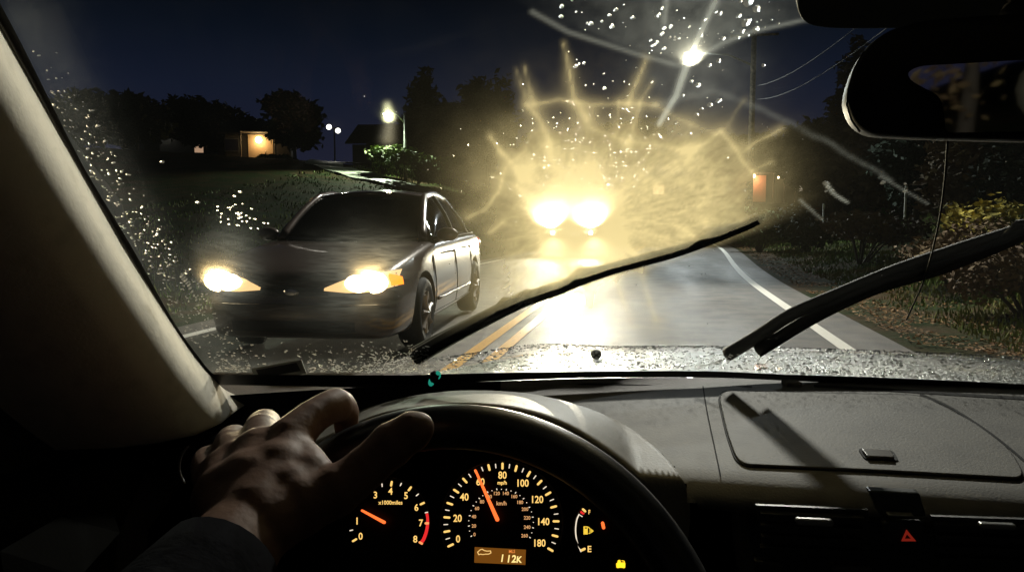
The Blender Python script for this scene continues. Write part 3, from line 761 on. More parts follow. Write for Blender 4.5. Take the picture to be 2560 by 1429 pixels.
o = MB().prism(g3, (0, .0005, 0)).build('mirror_glass', glm, None); o.parent = rvm
rimp = [p+Vector((0, -.003, 0)) for p in mo3]
o = MB().tube([at_y(a, b, MY-.001) for a, b in ((2150, 330), (2128, 300), (2117, 262), (2121, 222), (2136, 172), (2160, 128))], .0007, 6).build('housing_edge', mat('edge_grey', (.035, .035, .03), .5), None, smooth=True); o.parent = rvm
mt = MB().tube([at_y(2560, 60, MY+.03), at_y(2570, 10, MY+.06), at_y(2580, -50, MY+.04)], [.016, .013, .02], 10)
o = mt.build('mirror_stem', hs, None, smooth=True); o.parent = rvm
# shade band and mirror foot on the glass at the top right
q0, n0 = on_glass(2300, 20, -.006)
sb = [(1984, -30), (1990, 10), (2012, 36), (2060, 44), (2140, 46), (2300, 44), (2420, 36), (2700, 20), (2700, -60)]
own(MB().prism([at_plane(p.x, p.y, q0, n0) for p in rounded([(a, b, 0) for a, b in sb], 20, 4)], n0*-.012), 'sensor_cover', mat('cover_grey', (.022, .027, .026), .7, bump=(300, .4, .001)), bevel=.002)
# thin cable hanging down the glass from the mirror
cb = catmull([(2366, 340, 0), (2358, 450, 0), (2340, 570, 0), (2308, 690, 0), (2264, 792, 0)], 8)
own(MB().tube([gext(p.x, p.y, -.004)[0] for p in cb], .0009, 6), 'mirror_cable', rubber, smooth=True)
# sticker inside the lower left corner
st = [(628, 920), (754, 898), (766, 932), (640, 950)]
q0, n0 = on_glass(700, 925, -.002)
tagm = own(MB().prism([at_plane(a, b, q0, n0) for a, b in st], n0*-.0008), 'identity_plate', mat('plate_grey', (.45, .45, .40), .5))
o = MB().prism([at_plane(a, b, q0-n0*.001, n0) for a, b in ((640, 924), (741, 906), (752, 926), (650, 943))], n0*-.0004).build('plate_field', mat('plate_dark', (.05, .05, .05), .5), None); o.parent = tagm
# reflection of a green light, built as glowing blobs on an added stalk
gp = dash_top(1086, 975, .004)
gl_ = MB().ball(gext(1078, 933, -.012)[0], (.0040, .003, .0060), 12, 8, Matrix.Rotation(R(20), 3, 'Y')); gl_.ball(gext(1094, 937, -.012)[0], (.0042, .003, .0052), 12, 8); own(gl_, 'green_reflection', emis('green_glow', (.03, .50, .34), .45), smooth=True)
o = MB().tube([gext(1086, 938, -.014)[0], dash_top(1086, 972)], .006, 8); own(o, 'glow_stalk', black_plastic, smooth=True)
# roof, right pillar, rear: closes the cabin so that light comes in only through glass
rf = MB()
rt = top_pt(0).z
rf.slab(lambda a, b: (CX0-.62+1.24*a, .40-.19*(2*a-1)**2-2.2*b, top_pt(-1).z+.01+.05*math.sin(math.pi*a)+.05*min(1, b*3)), 16, 16, (0, 0, -.03))
own(rf, 'roof', mat('headliner', (.10, .10, .09), .9), smooth=True)
rp_ = MB()
rp_.rings([[Vector((2*CX0-p.x, p.y, p.z)) for p in r_] for r_ in rows], closed=False, cap=False)
own(rp_, 'pillar_trim', pil_m, smooth=True)
seat_m = mat('seat_cloth', (.03, .03, .03), .9)
for sx in (0, .74):
    s_ = MB().slab(lambda a, b: (sx-.24+.48*a, -.42-.22*b-.05*math.sin(math.pi*a), .55+.62*b), 8, 8, (0, .12, 0))
    so = own(s_, 'seat_back', seat_m, smooth=True)
    o = MB().ball((sx, -.62, 1.27), (.13, .06, .09), 14, 10).build('head_restraint', seat_m, None, smooth=True); o.parent = so
for sx in (-1, 1):
    own(MB().box((CX0+sx*.95, -.6, .53), (.10, 2.66, .76)), 'door', mat('body_inner', (.006, .006, .006), .9, spec=.05), bevel=.02)
own(MB().box((CX0, -1.75, .60), (1.62, .08, .90)), 'rear_bulkhead', mat('body_inner2', (.02, .02, .02), .8), bevel=.02)
own(MB().box((CX0, -.1, .22), (1.7, 3.4, .1)), 'floor_pan', mat('carpet', (.01, .01, .01), .95))
# our own low beams
for sx in (-.55, .60):
    lamp('SPOT', (CX0+sx, 2.2, .66), OWN_W*(1 if sx < 0 else 1.5), (1, .88, .70), aim=(CX0+sx*4.2+2.6, 15, -.2), size=.06, cone=74, blend=.9, name='headlamp_beam')

for sx in (-.55, .60):     # added narrow spots that brighten the sign, in place of its reflective sheet
    lamp('SPOT', (CX0+sx, 2.2, .66), 60000, (1, .92, .8), aim=(.05, 66, 3.75), size=.05, cone=2.6, blend=.8, name='sign_fill_beam')
# =================================================================== GROUND AND ROAD
def cline(y):      # the double yellow line
    return -1.43+.75*float(smoothstep(12, 32, np.array(y)))-.012*max(0.0, min(y, 90)-48)**2-1.0*max(0.0, y-90)
def hgt(x, y):
    c = cline(min(y, 140)); s_ = x-c
    e_ = max(0.0, -s_-4.5); t_ = min(1.0, max(0.0, (y-8)/42)); hl = (4*(1-math.exp(-e_/5))+.065*e_)*t_*t_*(3-2*t_)
    hl = hl if hl < 7 else 7+2*(1-math.exp(-(hl-7)/2))
    hr = .10*max(0.0, min(s_-4.6, 3.0))+.34*max(0.0, min(s_-7.6, 16))
    far = .012*max(0.0, y-60)*(1-math.exp(-(abs(s_)/8)**2))
    return hl+hr+far+(.05*math.sin(x*1.3+y*.7)+.04*math.sin(y*1.9-x))*min(1, max(0, abs(s_)-4.2))
grass_ground = mat('grass_soil', (.018, .026, .008), .9, noise=(1.1, (.045, .030, .015), .40, .62), bump=(14, .8, .05), spec=.06)
def spaced(a, b, n, p): return [a+(b-a)*(i/n)**p for i in range(n+1)]
xs_ = sorted(set([round(v, 3) for v in [-x for x in spaced(4.9, 260, 74, 2.1)]+spaced(4.9, 260, 74, 2.1)+list(np.linspace(-4.9, 4.9, 15))]))
ys_ = [-60, -30, -15, -8]+spaced(-4, 520, 150, 1.9)
vs = [(x+cline(min(y, 140)), y, hgt(x+cline(min(y, 140)), y)-.02) for y in ys_ for x in xs_]
nx = len(xs_)
gb = MB().add(vs, [(j*nx+i, j*nx+i+1, (j+1)*nx+i+1, (j+1)*nx+i) for j in range(len(ys_)-1) for i in range(nx-1)])
tag(gb.build('ground', grass_ground, smooth=True), kind='structure')
def strip(a, b, z, y0=-30, y1=140, n=150):
    r_ = []
    for i in range(n+1):
        y = y0+(y1-y0)*(i/n)**1.0; c = cline(y); r_.append([Vector((c+a, y, z)), Vector((c+b, y, z))])
    return MB().rings(r_, closed=False, cap=False)
def asphalt():
    m = mat('wet_asphalt', (.115, .100, .084), .5, noise=(3.0, (.055, .052, .049), .35, .7), bump=(90, .8, .012), spec=.22)
    t = m.node_tree; b = t.nodes['Principled BSDF']; n = t.nodes.new('ShaderNodeTexNoise'); n.inputs['Scale'].default_value = .9; n.inputs['Detail'].default_value = 4
    mp = t.nodes.new('ShaderNodeMapping'); mp.inputs['Scale'].default_value = (1.6, .25, 1); tcn = t.nodes.new('ShaderNodeTexCoord')
    r = t.nodes.new('ShaderNodeMapRange'); r.inputs[1].default_value = .35; r.inputs[2].default_value = .65; r.inputs[3].default_value = .48; r.inputs[4].default_value = .66
    t.links.new(tcn.outputs['Object'], mp.inputs[0]); t.links.new(mp.outputs[0], n.inputs['Vector']); t.links.new(n.outputs['Fac'], r.inputs[0]); t.links.new(r.outputs[0], b.inputs['Roughness'])
    return m
asph = asphalt()
tag(strip(-3.55, 3.62, .0).build('road', asph), kind='structure')
yel = mat('yellow_road_paint', (.62, .33, .045), .45, noise=(30, (.40, .22, .05), .45, .8), bump=(60, .4, .006))
wht = mat('white_road_paint', (.70, .67, .60), .45, noise=(26, (.48, .46, .42), .5, .85), bump=(60, .4, .006))
tag(strip(-.17, -.06, .004).build('road_marking', yel), kind='structure')
tag(strip(.06, .17, .004).build('road_marking', yel), kind='structure')
tag(strip(3.02, 3.15, .004).build('road_marking', wht), kind='structure')
tag(strip(-3.15, -3.02, .004).build('road_marking', wht), kind='structure')
# side road climbing the hill on the left, under the street lamp
def on_ground(px, py, d0=5, d1=400):
    d = ray(px, py); t = d0
    while t < d1:
        p = CO+d*t
        if p.z <= hgt(p.x, p.y): return p
        t += .25 if t < 60 else .8
    return CO+d*d1
def path_strip(cen, width, z=.10):
    c_ = catmull([Vector((x, y, 0)) for x, y in cen], 10); r_ = []
    for i, p in enumerate(c_):
        d = (c_[min(i+1, len(c_)-1)]-c_[max(0, i-1)]).normalized(); n_ = Vector((-d.y, d.x, 0))*width/2
        row = []
        for k in range(5):
            q = p+n_*(1-k/2); row.append(Vector((q.x, q.y, hgt(q.x, q.y)+z)))
        r_.append(row)
    return MB().rings(r_, closed=False, cap=False)
conc = mat('wet_concrete', (.30, .31, .26), .5, noise=(1.5, (.20, .21, .17), .4, .7))
q1 = [on_ground(*p) for p in ((1130, 505), (1040, 478), (940, 450), (850, 428), (800, 416))]
print('DRIVE', q1)
q2 = [on_ground(*p) for p in ((830, 424), (850, 412), (900, 400))]
tag(path_strip([(p.x, p.y) for p in q1], 2.0).build('driveway', conc, smooth=True), kind='structure')
tag(path_strip([(-19.6, 41.6), (-21.2, 46), (-20.8, 54), (-18, 62)], 2.2, .115).build('driveway', conc, smooth=True), kind='structure')

# =================================================================== PLANTS
def leafmat(name, c, c2, sc=.8):
    m = mat(name, c, .75, noise=(sc, c2, .4, .65), spec=.15); return m
lf_dark = leafmat('dark_leaves', (.018, .026, .011), (.030, .038, .015))
lf_con = leafmat('conifer_needles', (.012, .022, .012), (.020, .032, .016))
lf_shrub = leafmat('shrub_leaves', (.08, .12, .035), (.14, .17, .055), 2)
lf_yel = leafmat('yellow_leaves', (.16, .15, .040), (.55, .45, .09), 1.6)
lf_brn = leafmat('russet_leaves', (.11, .075, .045), (.17, .13, .065), 1.5)
bark = mat('bark', (.05, .042, .034), .85, bump=(20, .8, .02))
def leaf_cloud(blobs, n, size, rnd, flat=False):
    vs = []; fs = []
    tot = sum(b[1][0]*b[1][1]+b[1][0]*b[1][2] for b in blobs)
    for c, r in blobs:
        k = int(n*(r[0]*r[1]+r[0]*r[2])/tot)
        for _ in range(k):
            d = Vector((rnd.gauss(0, 1), rnd.gauss(0, 1), rnd.gauss(0, 1))).normalized()
            rr = rnd.random()**.35*(1+.12*math.sin(7*d.x+5*d.z)+.10*rnd.gauss(0, 1))
            p = Vector((c[0]+d.x*r[0]*rr, c[1]+d.y*r[1]*rr, c[2]+d.z*r[2]*rr))
            a = Vector((rnd.gauss(0, 1), rnd.gauss(0, 1), rnd.gauss(0, .6))).normalized(); b = a.cross(Vector((rnd.gauss(0, 1), rnd.gauss(0, 1), rnd.gauss(0, 1)))).normalized()
            s_ = size*rnd.uniform(.6, 1.3); k0 = len(vs)
            vs += [p+a*s_, p+b*s_*.45, p-a*s_, p-b*s_*.45]; fs.append((k0, k0+1, k0+2, k0+3))
    return vs, fs
def tree(name, label, px, ptop, D, wpx, crown_frac=.72, leaf=lf_dark, n=2600, shape='round', seed=1, group='trees along the hillside', pbase=None):
    rnd = random.Random(seed)
    g = at_dist(px, 545, D); x, y = g.x, g.y; z0 = hgt(x, y)-.05
    H = at_dist(px, ptop, D).z-z0; W = wpx/F*D
    root = tag(empty(name, (x, y, z0)), label, 'tree', group)
    hb = H*(1-crown_frac); tr = max(.09, H*.022)
    t = MB(); top = H*.8
    t.tube([(0, 0, -.3), (.02*H*rnd.uniform(-1, 1), 0, H*.25), (.03*H*rnd.uniform(-1, 1), .02*H, H*.5), (0, 0, top)], [tr*1.4, tr, tr*.7, tr*.2], 8)
    blobs = []
    if shape == 'cone':
        for k in range(9):
            f = k/8; zz = hb+(H-hb)*f; r = W/2*(1-f)**.8+.12*W; blobs.append(((rnd.uniform(-.06, .06)*W, rnd.uniform(-.06, .06)*W, zz*.97), (r, r, (H-hb)/8)))
    else:
        Hc = H-hb
        for k in range(15):
            a = rnd.uniform(0, 2*math.pi); q = rnd.random()**.6; zz = rnd.uniform(.10, .86)
            env = math.sin(math.pi*min(.97, .16+zz*.80))**.7
            r = W*rnd.uniform(.15, .24)
            blobs.append(((math.cos(a)*q*(W/2-r)*env, math.sin(a)*q*(W/2-r)*env, hb+Hc*zz), (r, r, min(r, Hc*.2)*rnd.uniform(.8, 1.1))))
        blobs.append(((0, 0, hb+Hc*.5), (W*.34, W*.34, Hc*.40)))
    for k in range(7):
        b = rnd.choice(blobs); z1 = rnd.uniform(hb*.8, H*.55); e_ = Vector(b[0])
        t.tube([(0, 0, z1), (e_.x*.5, e_.y*.5, (z1+e_.z)/2+.1), tuple(e_)], [tr*.5, tr*.3, tr*.1], 5)
    t.build('trunk', bark, root, smooth=True)
    vs, fs = leaf_cloud(blobs, int(n*1.5), max(.10, D*.0056), rnd)
    MB().add(vs, fs).build('crown', leaf, root)
    return root
TL = 'trees along the hillside'
tree('tree', 'dark broad tree at the far left, seen behind the beaded edge of the windscreen', 190, 225, 52, 330, .85, seed=1)
tree('tree', 'round dark tree standing left of the two small house lamps', 350, 236, 62, 230, .85, seed=2)
tree('tree', 'wide dark tree behind the house with two small white lamps', 520, 238, 74, 270, .85, seed=3)
tree('tree', 'round tree with a bare trunk right of the glowing porch', 742, 226, 56, 185, .78, seed=4)
tree('tree', 'low dark tree between the porch light and the wide tree', 625, 300, 80, 170, .8, seed=5)
tree('conifer_tree', 'tall pointed dark tree right of the hazy street lamp', 1062, 182, 58, 150, .9, lf_con, 3000, 'cone', 6)
tree('tree', 'tall dark tree left of the yellow glare', 1222, 148, 55, 190, .86, seed=7)
tree('tree', 'low dark tree in front of the tall tree, left of the glare', 1140, 250, 66, 170, .85, seed=8)
tree('tree', 'dark tree above the oncoming headlamps', 1350, 330, 95, 260, .85, seed=9)
tree('tree', 'dark tree beyond the bend, behind the yellow glare', 1560, 300, 110, 300, .85, seed=10)
tree('tree', 'dark tree behind the yellow road sign', 1740, 340, 100, 220, .85, seed=11)
tree('tree', 'dark tree left of the lit red porch', 1850, 330, 85, 190, .85, lf_dark, 2600, seed=12)
tree('tree', 'broad dark tree behind the lit red porch', 2010, 300, 62, 260, .85, seed=13)
tree('conifer_tree', 'tall narrow tree left of the interior mirror', 2120, 110, 46, 150, .88, lf_brn, 3000, 'cone', 14)
tree('tree', 'russet tree under the left end of the interior mirror', 2190, 260, 34, 250, .85, lf_brn, 3200, seed=15)
tree('tree', 'dark tree seen just left of the hanging cable', 2290, 250, 28, 230, .85, lf_con, 3200, seed=16)
tree('tree', 'russet tree right of the hanging cable', 2440, 200, 22, 260, .9, lf_brn, 3600, seed=17)
tree('tree', 'dark tree at the right edge, under the mirror', 2640, 150, 20, 360, .9, lf_dark, 3600, seed=18)
def shrub(label, px, py, D, wpx, hpx, leaf, n=1500, seed=1, name='shrub', group='shrubs by the road'):
    rnd = random.Random(seed); g = at_dist(px, py, D); z0 = hgt(g.x, g.y)-.05; W = wpx/F*D; H = max(.5, at_dist(px, py-hpx, D).z-z0)
    root = tag(empty(name, (g.x, g.y, z0)), label, 'shrub', group)
    t = MB(); bl = []
    for k in range(8):
        a = rnd.uniform(0, 2*math.pi); q = rnd.uniform(.1, .75)*W/2; e_ = (math.cos(a)*q, math.sin(a)*q, H*rnd.uniform(.35, .8))
        t.tube([(0, 0, -.1), (e_[0]*.5, e_[1]*.5, e_[2]*.6), e_], [.03, .02, .008], 5); bl.append((e_, (W*.22, W*.22, H*.24)))
    t.build('stems', bark, root, smooth=True)
    vs, fs = leaf_cloud(bl, n, max(.05, D*.0040), rnd); MB().add(vs, fs).build('foliage', leaf, root)
shrub('bright green shrub under the hazy street lamp', 955, 430, 42, 110, 70, lf_shrub, 1800, 21)
shrub('green hedge right of the hazy street lamp', 1040, 445, 40, 130, 75, lf_shrub, 2000, 22)
shrub('dark shrub left of the tall tree by the glare', 1120, 455, 44, 120, 70, lf_shrub, 1800, 23)
shrub('dark shrub beside the trunk of the round tree', 690, 430, 60, 90, 30, lf_shrub, 900, 24)
shrub('shrub with yellow leaves at the right edge, topmost', 2500, 590, 13, 190, 100, lf_yel, 1300, 25)
shrub('shrub with yellow leaves right of the hanging cable', 2405, 600, 14, 100, 90, lf_yel, 700, 26)
shrub('low russet bush above the grass right of the road', 2150, 640, 19, 260, 110, lf_brn, 2600, 27)
shrub('low russet bush behind the right wiper', 2380, 700, 12.5, 330, 150, lf_brn, 3400, 28)
shrub('russet bush at the right edge behind the wiper', 2580, 760, 10, 300, 200, lf_brn, 3000, 29)
shrub('dark green bush beside the bend of the white line', 1900, 610, 27, 150, 90, lf_shrub, 2000, 30)
shrub('dark green bush right of the bend, under the lit house', 2010, 600, 24, 170, 90, lf_dark, 2200, 31)

# grass and fallen leaves on the verges
gr_m = mat('grass_blades', (.10, .17, .035), .6, noise=(.8, (.20, .19, .06), .4, .65), spec=.15)
def blades(n, x0, x1, y0, y1, h, seed, bias=1.6):
    rnd = np.random.RandomState(seed); vs = []; fs = []
    for i in range(n):
        y = y0+(y1-y0)*rnd.rand()**bias; x = cline(y)+x0+(x1-x0)*rnd.rand(); z = hgt(x, y)-.03
        patch = .55+.5*math.sin(x*2.1+1.3*math.sin(y*.9))*math.sin(y*1.7)
        if rnd.rand() > patch+.25: continue
        a = rnd.rand()*6.28; w_ = .008+.0009*y; H = h*(.4+rnd.rand()); lx, ly = (rnd.rand(2)-.5)*H*.8
        k = len(vs); vs += [(x-w_*math.cos(a), y-w_*math.sin(a), z), (x+w_*math.cos(a), y+w_*math.sin(a), z), (x+lx, y+ly, z+H)]; fs.append((k, k+1, k+2))
    return MB().add(vs, fs)
tag(blades(70000, 4.5, 13, 5, 45, .085, 3, 1.9).build('grass', gr_m), kind='stuff')
tag(blades(12000, -18, -4.3, 6, 50, .12, 4).build('grass', gr_m), kind='stuff')
lv_m = mat('fallen_leaves', (.15, .075, .03), .7, spec=.2, noise=(6, (.26, .14, .05), .4, .65))
rnd = np.random.RandomState(9); vs = []; fs = []
for i in range(8000):
    y = 4.5+30*rnd.rand()**1.7; s_ = 3.75+abs(rnd.randn())*.75+ (.8*rnd.rand() if rnd.rand() < .3 else 0); x = cline(y)+s_; z = hgt(x, y)+.005
    if math.sin(y*2.1)*math.sin(x*3+y) > .55: continue
    a = rnd.rand()*6.28; L_ = .012+.013*rnd.rand()+.0006*y; up = rnd.rand()*.02
    c_, s2 = math.cos(a)*L_, math.sin(a)*L_; k = len(vs)
    vs += [(x-c_, y-s2, z), (x+s2*.6, y-c_*.6, z+up), (x+c_, y+s2, z+.004), (x-s2*.6, y+c_*.6, z+up*.5)]; fs.append((k, k+1, k+2, k+3))
tag(MB().add(vs, fs).build('fallen_leaves', lv_m), kind='stuff')

# =================================================================== HOUSES
def house(label, px, py, D, w_, d_, h_, rot, wall, roofc, wins=(), door=None, seed=0):
    g = at_dist(px, py, D); z0 = hgt(g.x, g.y)-.2
    root = tag(empty('house', (g.x, g.y, z0), rot), label, 'house')
    wm = mat('siding', wall, .8, bump=(3, .3, .02)); 
    MB().box((0, 0, h_/2), (w_, d_, h_)).build('wall', wm, root)
    rm = mat('roof_shingle', roofc, .85, noise=(6, tuple(c*.6 for c in roofc), .4, .6)); e_ = .45
    rr = MB(); 
    rr.rings([[Vector((sx*(w_/2+e_), -d_/2-e_, h_)), Vector((sx*(w_/2+e_), 0, h_+d_*.26)), Vector((sx*(w_/2+e_), d_/2+e_, h_)), Vector((sx*(w_/2+e_), d_/2+e_, h_+.12)), Vector((sx*(w_/2+e_), 0, h_+d_*.26+.14)), Vector((sx*(w_/2+e_), -d_/2-e_, h_+.12))] for sx in (-1, 1)])
    rr.build('roof', rm, root)
    dark = mat('dark_pane', (.02, .02, .02), .1); tr = mat('trim', (.10, .10, .09), .6)
    for (wx, wz, ww, wh, lit) in wins:
        f = MB().box((wx, -d_/2-.02, wz), (ww+.16, .06, wh+.16)).build('window', tr, root)
        o = MB().box((wx, -d_/2-.055, wz), (ww, .02, wh)).build('pane', emis('lit_pane', lit[0], lit[1]) if lit else dark, None); o.parent = f
    if door:
        f = MB().box((door[0], -d_/2-.03, 1.05), (1.0, .07, 2.1)).build('door', mat('door_paint', door[1], .5), root)
        o = MB().ball((door[0]+.38, -d_/2-.08, 1.0), .04).build('handle', chrome, None); o.parent = f
    return root
bulb_w = emis('bulb_white', (1, .93, .8), 14); bulb_y = emis('bulb_warm', (1, .72, .34), 16)
def bulb(parent, loc, m, r=.12, name='porch_lamp'):
    return MB().ball(loc, r, 10, 6).build(name, m, parent, smooth=True)
h1 = house('dark house with two small white lamps under its eaves, among the left trees', 480, 388, 78, 11, 7, 2.7, R(30), (.16, .16, .15), (.05, .045, .04), ((1.0, 1.3, 1.0, .8, ((.9, .55, .35), .45)), (-3, 1.5, 1.2, 1.0, None)), (3, (.1, .05, .04)))
bulb(h1, (-1.95, -3.8, 2.55), bulb_w, .11); bulb(h1, (.6, -3.8, 2.55), bulb_w, .09)
h2 = house('small house whose porch glows warm white, left of the round tree', 658, 420, 66, 5.0, 5, 2.3, R(22), (.03, .026, .02), (.04, .035, .03), ((-2.0, 1.5, 1.0, .9, None),), (.2, (.5, .36, .2)))
MB().box((.2, -2.56, 1.2), (1.9, .05, 2.3)).build('porch_panel', mat('porch_wall', (.62, .45, .28), .7), h2)
ph = MB().box((.2, -3.4, 2.45), (2.6, 1.7, .12)); ph.build('porch_roof', mat('porch_roof', (.1, .08, .06), .8), h2)
for sx in (-1.1, 1.5): MB().tube([(sx, -4.1, 0), (sx, -4.1, 2.4)], .07, 8).build('porch_post', mat('post_white', (.5, .42, .32), .6), h2)
bulb(h2, (.1, -2.9, 1.9), bulb_y, .26)
lamp('POINT', (.2, -3.3, 1.7), 45, (1, .62, .27), parent=h2, size=.2, name='porch_light')
h3 = house('dark house with a long pale eave behind the hedge, right of the hazy street lamp', 1090, 385, 62, 12, 7, 2.8, R(8), (.10, .10, .09), (.10, .10, .09), ((-2, 1.5, 1.4, 1.0, None), (2.6, 1.5, 1.4, 1.0, None)), (0, (.1, .1, .1)))
h4 = house('house with a brightly lit red wall beside its porch posts, right of the bend', 1935, 490, 66, 9.5, 6, 2.5, R(-6), (.10, .09, .07), (.05, .05, .05), ((2.1, 1.3, .9, .8, ((.75, .62, .45), .35)), (3.5, 1.3, .9, .8, None)), (-3.2, (.12, .06, .05)))
for sx in (-.2, .6, 1.4): MB().tube([(sx, -4.4, 0), (sx, -4.4, 2.3)], .06, 8).build('porch_post', mat('post_pale', (.45, .42, .36), .6), h4)
MB().box((.4, -3.9, 2.4), (6.4, 1.9, .12)).build('porch_roof', mat('porch_roof2', (.1, .08, .06), .8), h4)
MB().box((-1.45, -3.10, 1.15), (1.4, .05, 2.1)).build('red_wall_panel', mat('red_siding', (.66, .30, .19), .6), h4)
bulb(h4, (-1.7, -3.4, 2.15), bulb_y, .14); bulb(h4, (.15, -3.4, 2.0), bulb_y, .08)
lamp('POINT', (-1.7, -3.8, 1.8), 50, (1, .62, .34), parent=h4, size=.1, name='porch_light')

# =================================================================== POLES, LAMPS, WIRES, SIGN
wood = mat('pole_wood', (.22, .18, .12), .8, noise=(8, (.07, .06, .045), .4, .6), bump=(30, .6, .01))
galv = mat('galvanised', (.30, .31, .30), .45, metal=.6)
def streetlamp(label, px, py, D, pole_px, armlen_sign, power, col, lens_s, aim, cone, r=.16, poleH=None, pole_r=.10, size=.14):
    L_ = at_dist(px, py, D) if D > 20 else Vector((.8, 14.8, 9.1)); pp = at_dist(pole_px, py, D) if D > 20 else Vector((7.9, 16.3, 9.1)); bx, by = pp.x, pp.y; z0 = hgt(bx, by)
    root = tag(empty('street_lamp', (bx, by, z0)), label, 'street lamp'); Lo = L_-Vector((bx, by, z0)); top = poleH or Lo.z+.1
    MB().tube([(0, 0, -.3), (0, 0, top)], [pole_r*1.2, pole_r*.8], 10).build('pole', galv if poleH is None else wood, root, smooth=True)
    MB().tube([(0, 0, Lo.z-.5), (Lo.x*.4, Lo.y*.4, Lo.z-.05), (Lo.x*.95, Lo.y*.95, Lo.z+.14)], [.04, .035, .03], 8).build('arm', galv, root, smooth=True)
    hd = MB().ball(Lo+Vector((0, 0, .10)), (.34, .20, .09), 16, 8).build('lamp_head', galv, root, smooth=True)
    o = MB().ball(Lo+Vector((0, 0, .0)), (r, r*.8, r*.8), 14, 8).build('lens', emis('lamp_lens', col, lens_s), None, smooth=True); o.parent = hd
    lamp('SPOT', Lo+Vector((0, 0, -.2)), power, col, parent=root, aim=Vector(aim)-Vector((bx, by, z0)), size=size, cone=cone, blend=.5, name='lamp_beam')
    return root
S1 = streetlamp('glaring white street lamp at the top, on an arm of the tall utility pole', 1732, 140, 31.5, 1884, -1, ST_W, (.90, .98, .98), 60, (0, -1, .6), 165, r=.20, poleH=at_dist(1884, 78, 31.5).z, pole_r=.12, size=.10)
MB().tube([(-.9, 0, 8.2), (.9, 0, 8.2)], .05, 6).build('crossarm', wood, S1)
S2 = streetlamp('street lamp with a hazy glow on the left hill, under a thin pole', 968, 285, 43, 1012, 1, 5000, (.86, 1, .72), 40, at_dist(930, 460, 39), 130, r=.22, size=.2)
def wire(label, a, b):
    P_ = [a.lerp(b, k/12)+Vector((0, 0, -.35*4*(k/12)*(1-k/12))) for k in range(13)]
    tag(MB().tube(P_, .008, 6).build('power_line', mat('cable', (.03, .03, .03), .8, spec=.1), None, smooth=True), label, 'cable', 'overhead wires')
wire('lower and brighter overhead wire running from the pole to the mirror', at_dist(1890, 248, 31.5), at_dist(2300, 5, 12))
wire('upper overhead wire, the fainter one above the bright wire', at_dist(1890, 215, 31.5), at_dist(2300, -70, 14))
S3 = streetlamp('street lamp reaching over the road on a long arm, standing ahead at the right', 1645, 0, 12, 2700, -1, S3_W, (1, .97, .86), 30, (.3, 0, .8), 116, r=.16, size=.45)
# twin flood lamps
g = at_dist(838, 430, 85); z0 = hgt(g.x, g.y); fl = tag(empty('floodlight_mast', (g.x, g.y, z0)), 'mast with two white flood lamps, right of the round tree', 'street lamp')
tp = at_dist(838, 318, 85)-Vector((g.x, g.y, z0))
MB().tube([(0, 0, -.2), (0, 0, tp.z)], [.12, .08], 8).build('pole', galv, fl)
MB().tube([tuple(tp+Vector((-.8, 0, .05))), tuple(tp+Vector((.7, 0, -.3)))], .04, 6).build('crossarm', galv, fl)
for dx, dz_ in ((-.62, 0), (.42, -.42)):
    c_ = tp+Vector((dx, -.1, dz_))
    b = MB().rings([[c_+Vector((math.cos(a)*r, .0+dy, math.sin(a)*r*.9)) for a in np.linspace(0, 6.2832, 13)[:-1]] for r, dy in ((.36, -.12), (.28, .05), (.10, .14))]).build('flood_lamp', galv, fl, smooth=True)
    o = MB().ball(c_+Vector((0, -.14, 0)), (.31, .05, .28), 14, 8).build('lens', emis('flood_lens', (1, .95, .85), 5), None, smooth=True); o.parent = b
lamp('SPOT', tp+Vector((0, -.5, -.2)), 900, (1, .95, .8), parent=fl, aim=(2, -20, -3), size=.3, cone=110, name='flood_beam')
# yellow sign beyond the bend
g = at_dist(1645, 545, 67); z0 = hgt(g.x, g.y); sg = tag(empty('road_sign', (g.x, g.y, z0)), 'small yellow road sign seen through the yellow glare', 'sign')
zt = at_dist(1645, 474, 67).z-z0
MB().tube([(0, 0, -.2), (0, .03, zt+.3)], .03, 8).build('post', galv, sg)
MB().slab(lambda a, b: ((a-.5)*.95, -.03, zt+(b-.5)*.85), 1, 1, (0, -.01, 0)).build('sign_plate', mat('sign_yellow', (.85, .52, .03), .35), sg, bevel=.02)
# white marker posts
for lab, px, py, D, hh in (('white marker post just left of the lit red wall', 1861, 500, 45, 42), ('white marker post on the bank left of the hanging cable', 2264, 492, 26, 44), ('white marker post in front of the dark bush, right of the white line', 2060, 490, 30, 30)):
    b = at_dist(px, py, D); zb = hgt(b.x, b.y); r_ = tag(empty('marker_post', (b.x, b.y, zb)), lab, 'marker post', 'roadside marker posts'); ht = min(1.5, max(.8, at_dist(px, py-hh, D).z-zb))
    MB().tube([(0, 0, -.1), (0, 0, ht)], .035, 8).build('post', mat('post_paint', (.6, .6, .55), .5), r_)
    MB().box((0, -.04, ht-.12), (.08, .02, .16)).build('reflector', mat('reflector_white', (.9, .9, .85), .2), r_)

for k, (x, y, lab) in enumerate(((-4.5, -16, 'russet tree behind the car, left in the interior mirror'), (3.5, -19, 'russet tree behind the car, right in the interior mirror'), (-13, -20, 'dark tree behind the car by the left verge'), (9.5, -15, 'dark tree behind the car by the right verge'))):
    rnd = random.Random(50+k); z0 = hgt(x, y); r_ = tag(empty('tree', (x if abs(x) > 5 else x*1.8, y, z0)), lab, 'tree', 'trees behind the car')
    MB().tube([(0, 0, -.2), (.1, 0, 2), (0, .1, 5)], [.25, .18, .08], 8).build('trunk', bark, r_, smooth=True)
    bl = [((rnd.uniform(-2.4, 2.4), rnd.uniform(-1, 1), rnd.uniform(1.2, 7)), (1.8, 1.4, 1.4)) for _ in range(12)]
    vs, fs = leaf_cloud(bl, 2600, .16, rnd); MB().add(vs, fs).build('crown', lf_brn if k < 2 else lf_dark, r_)
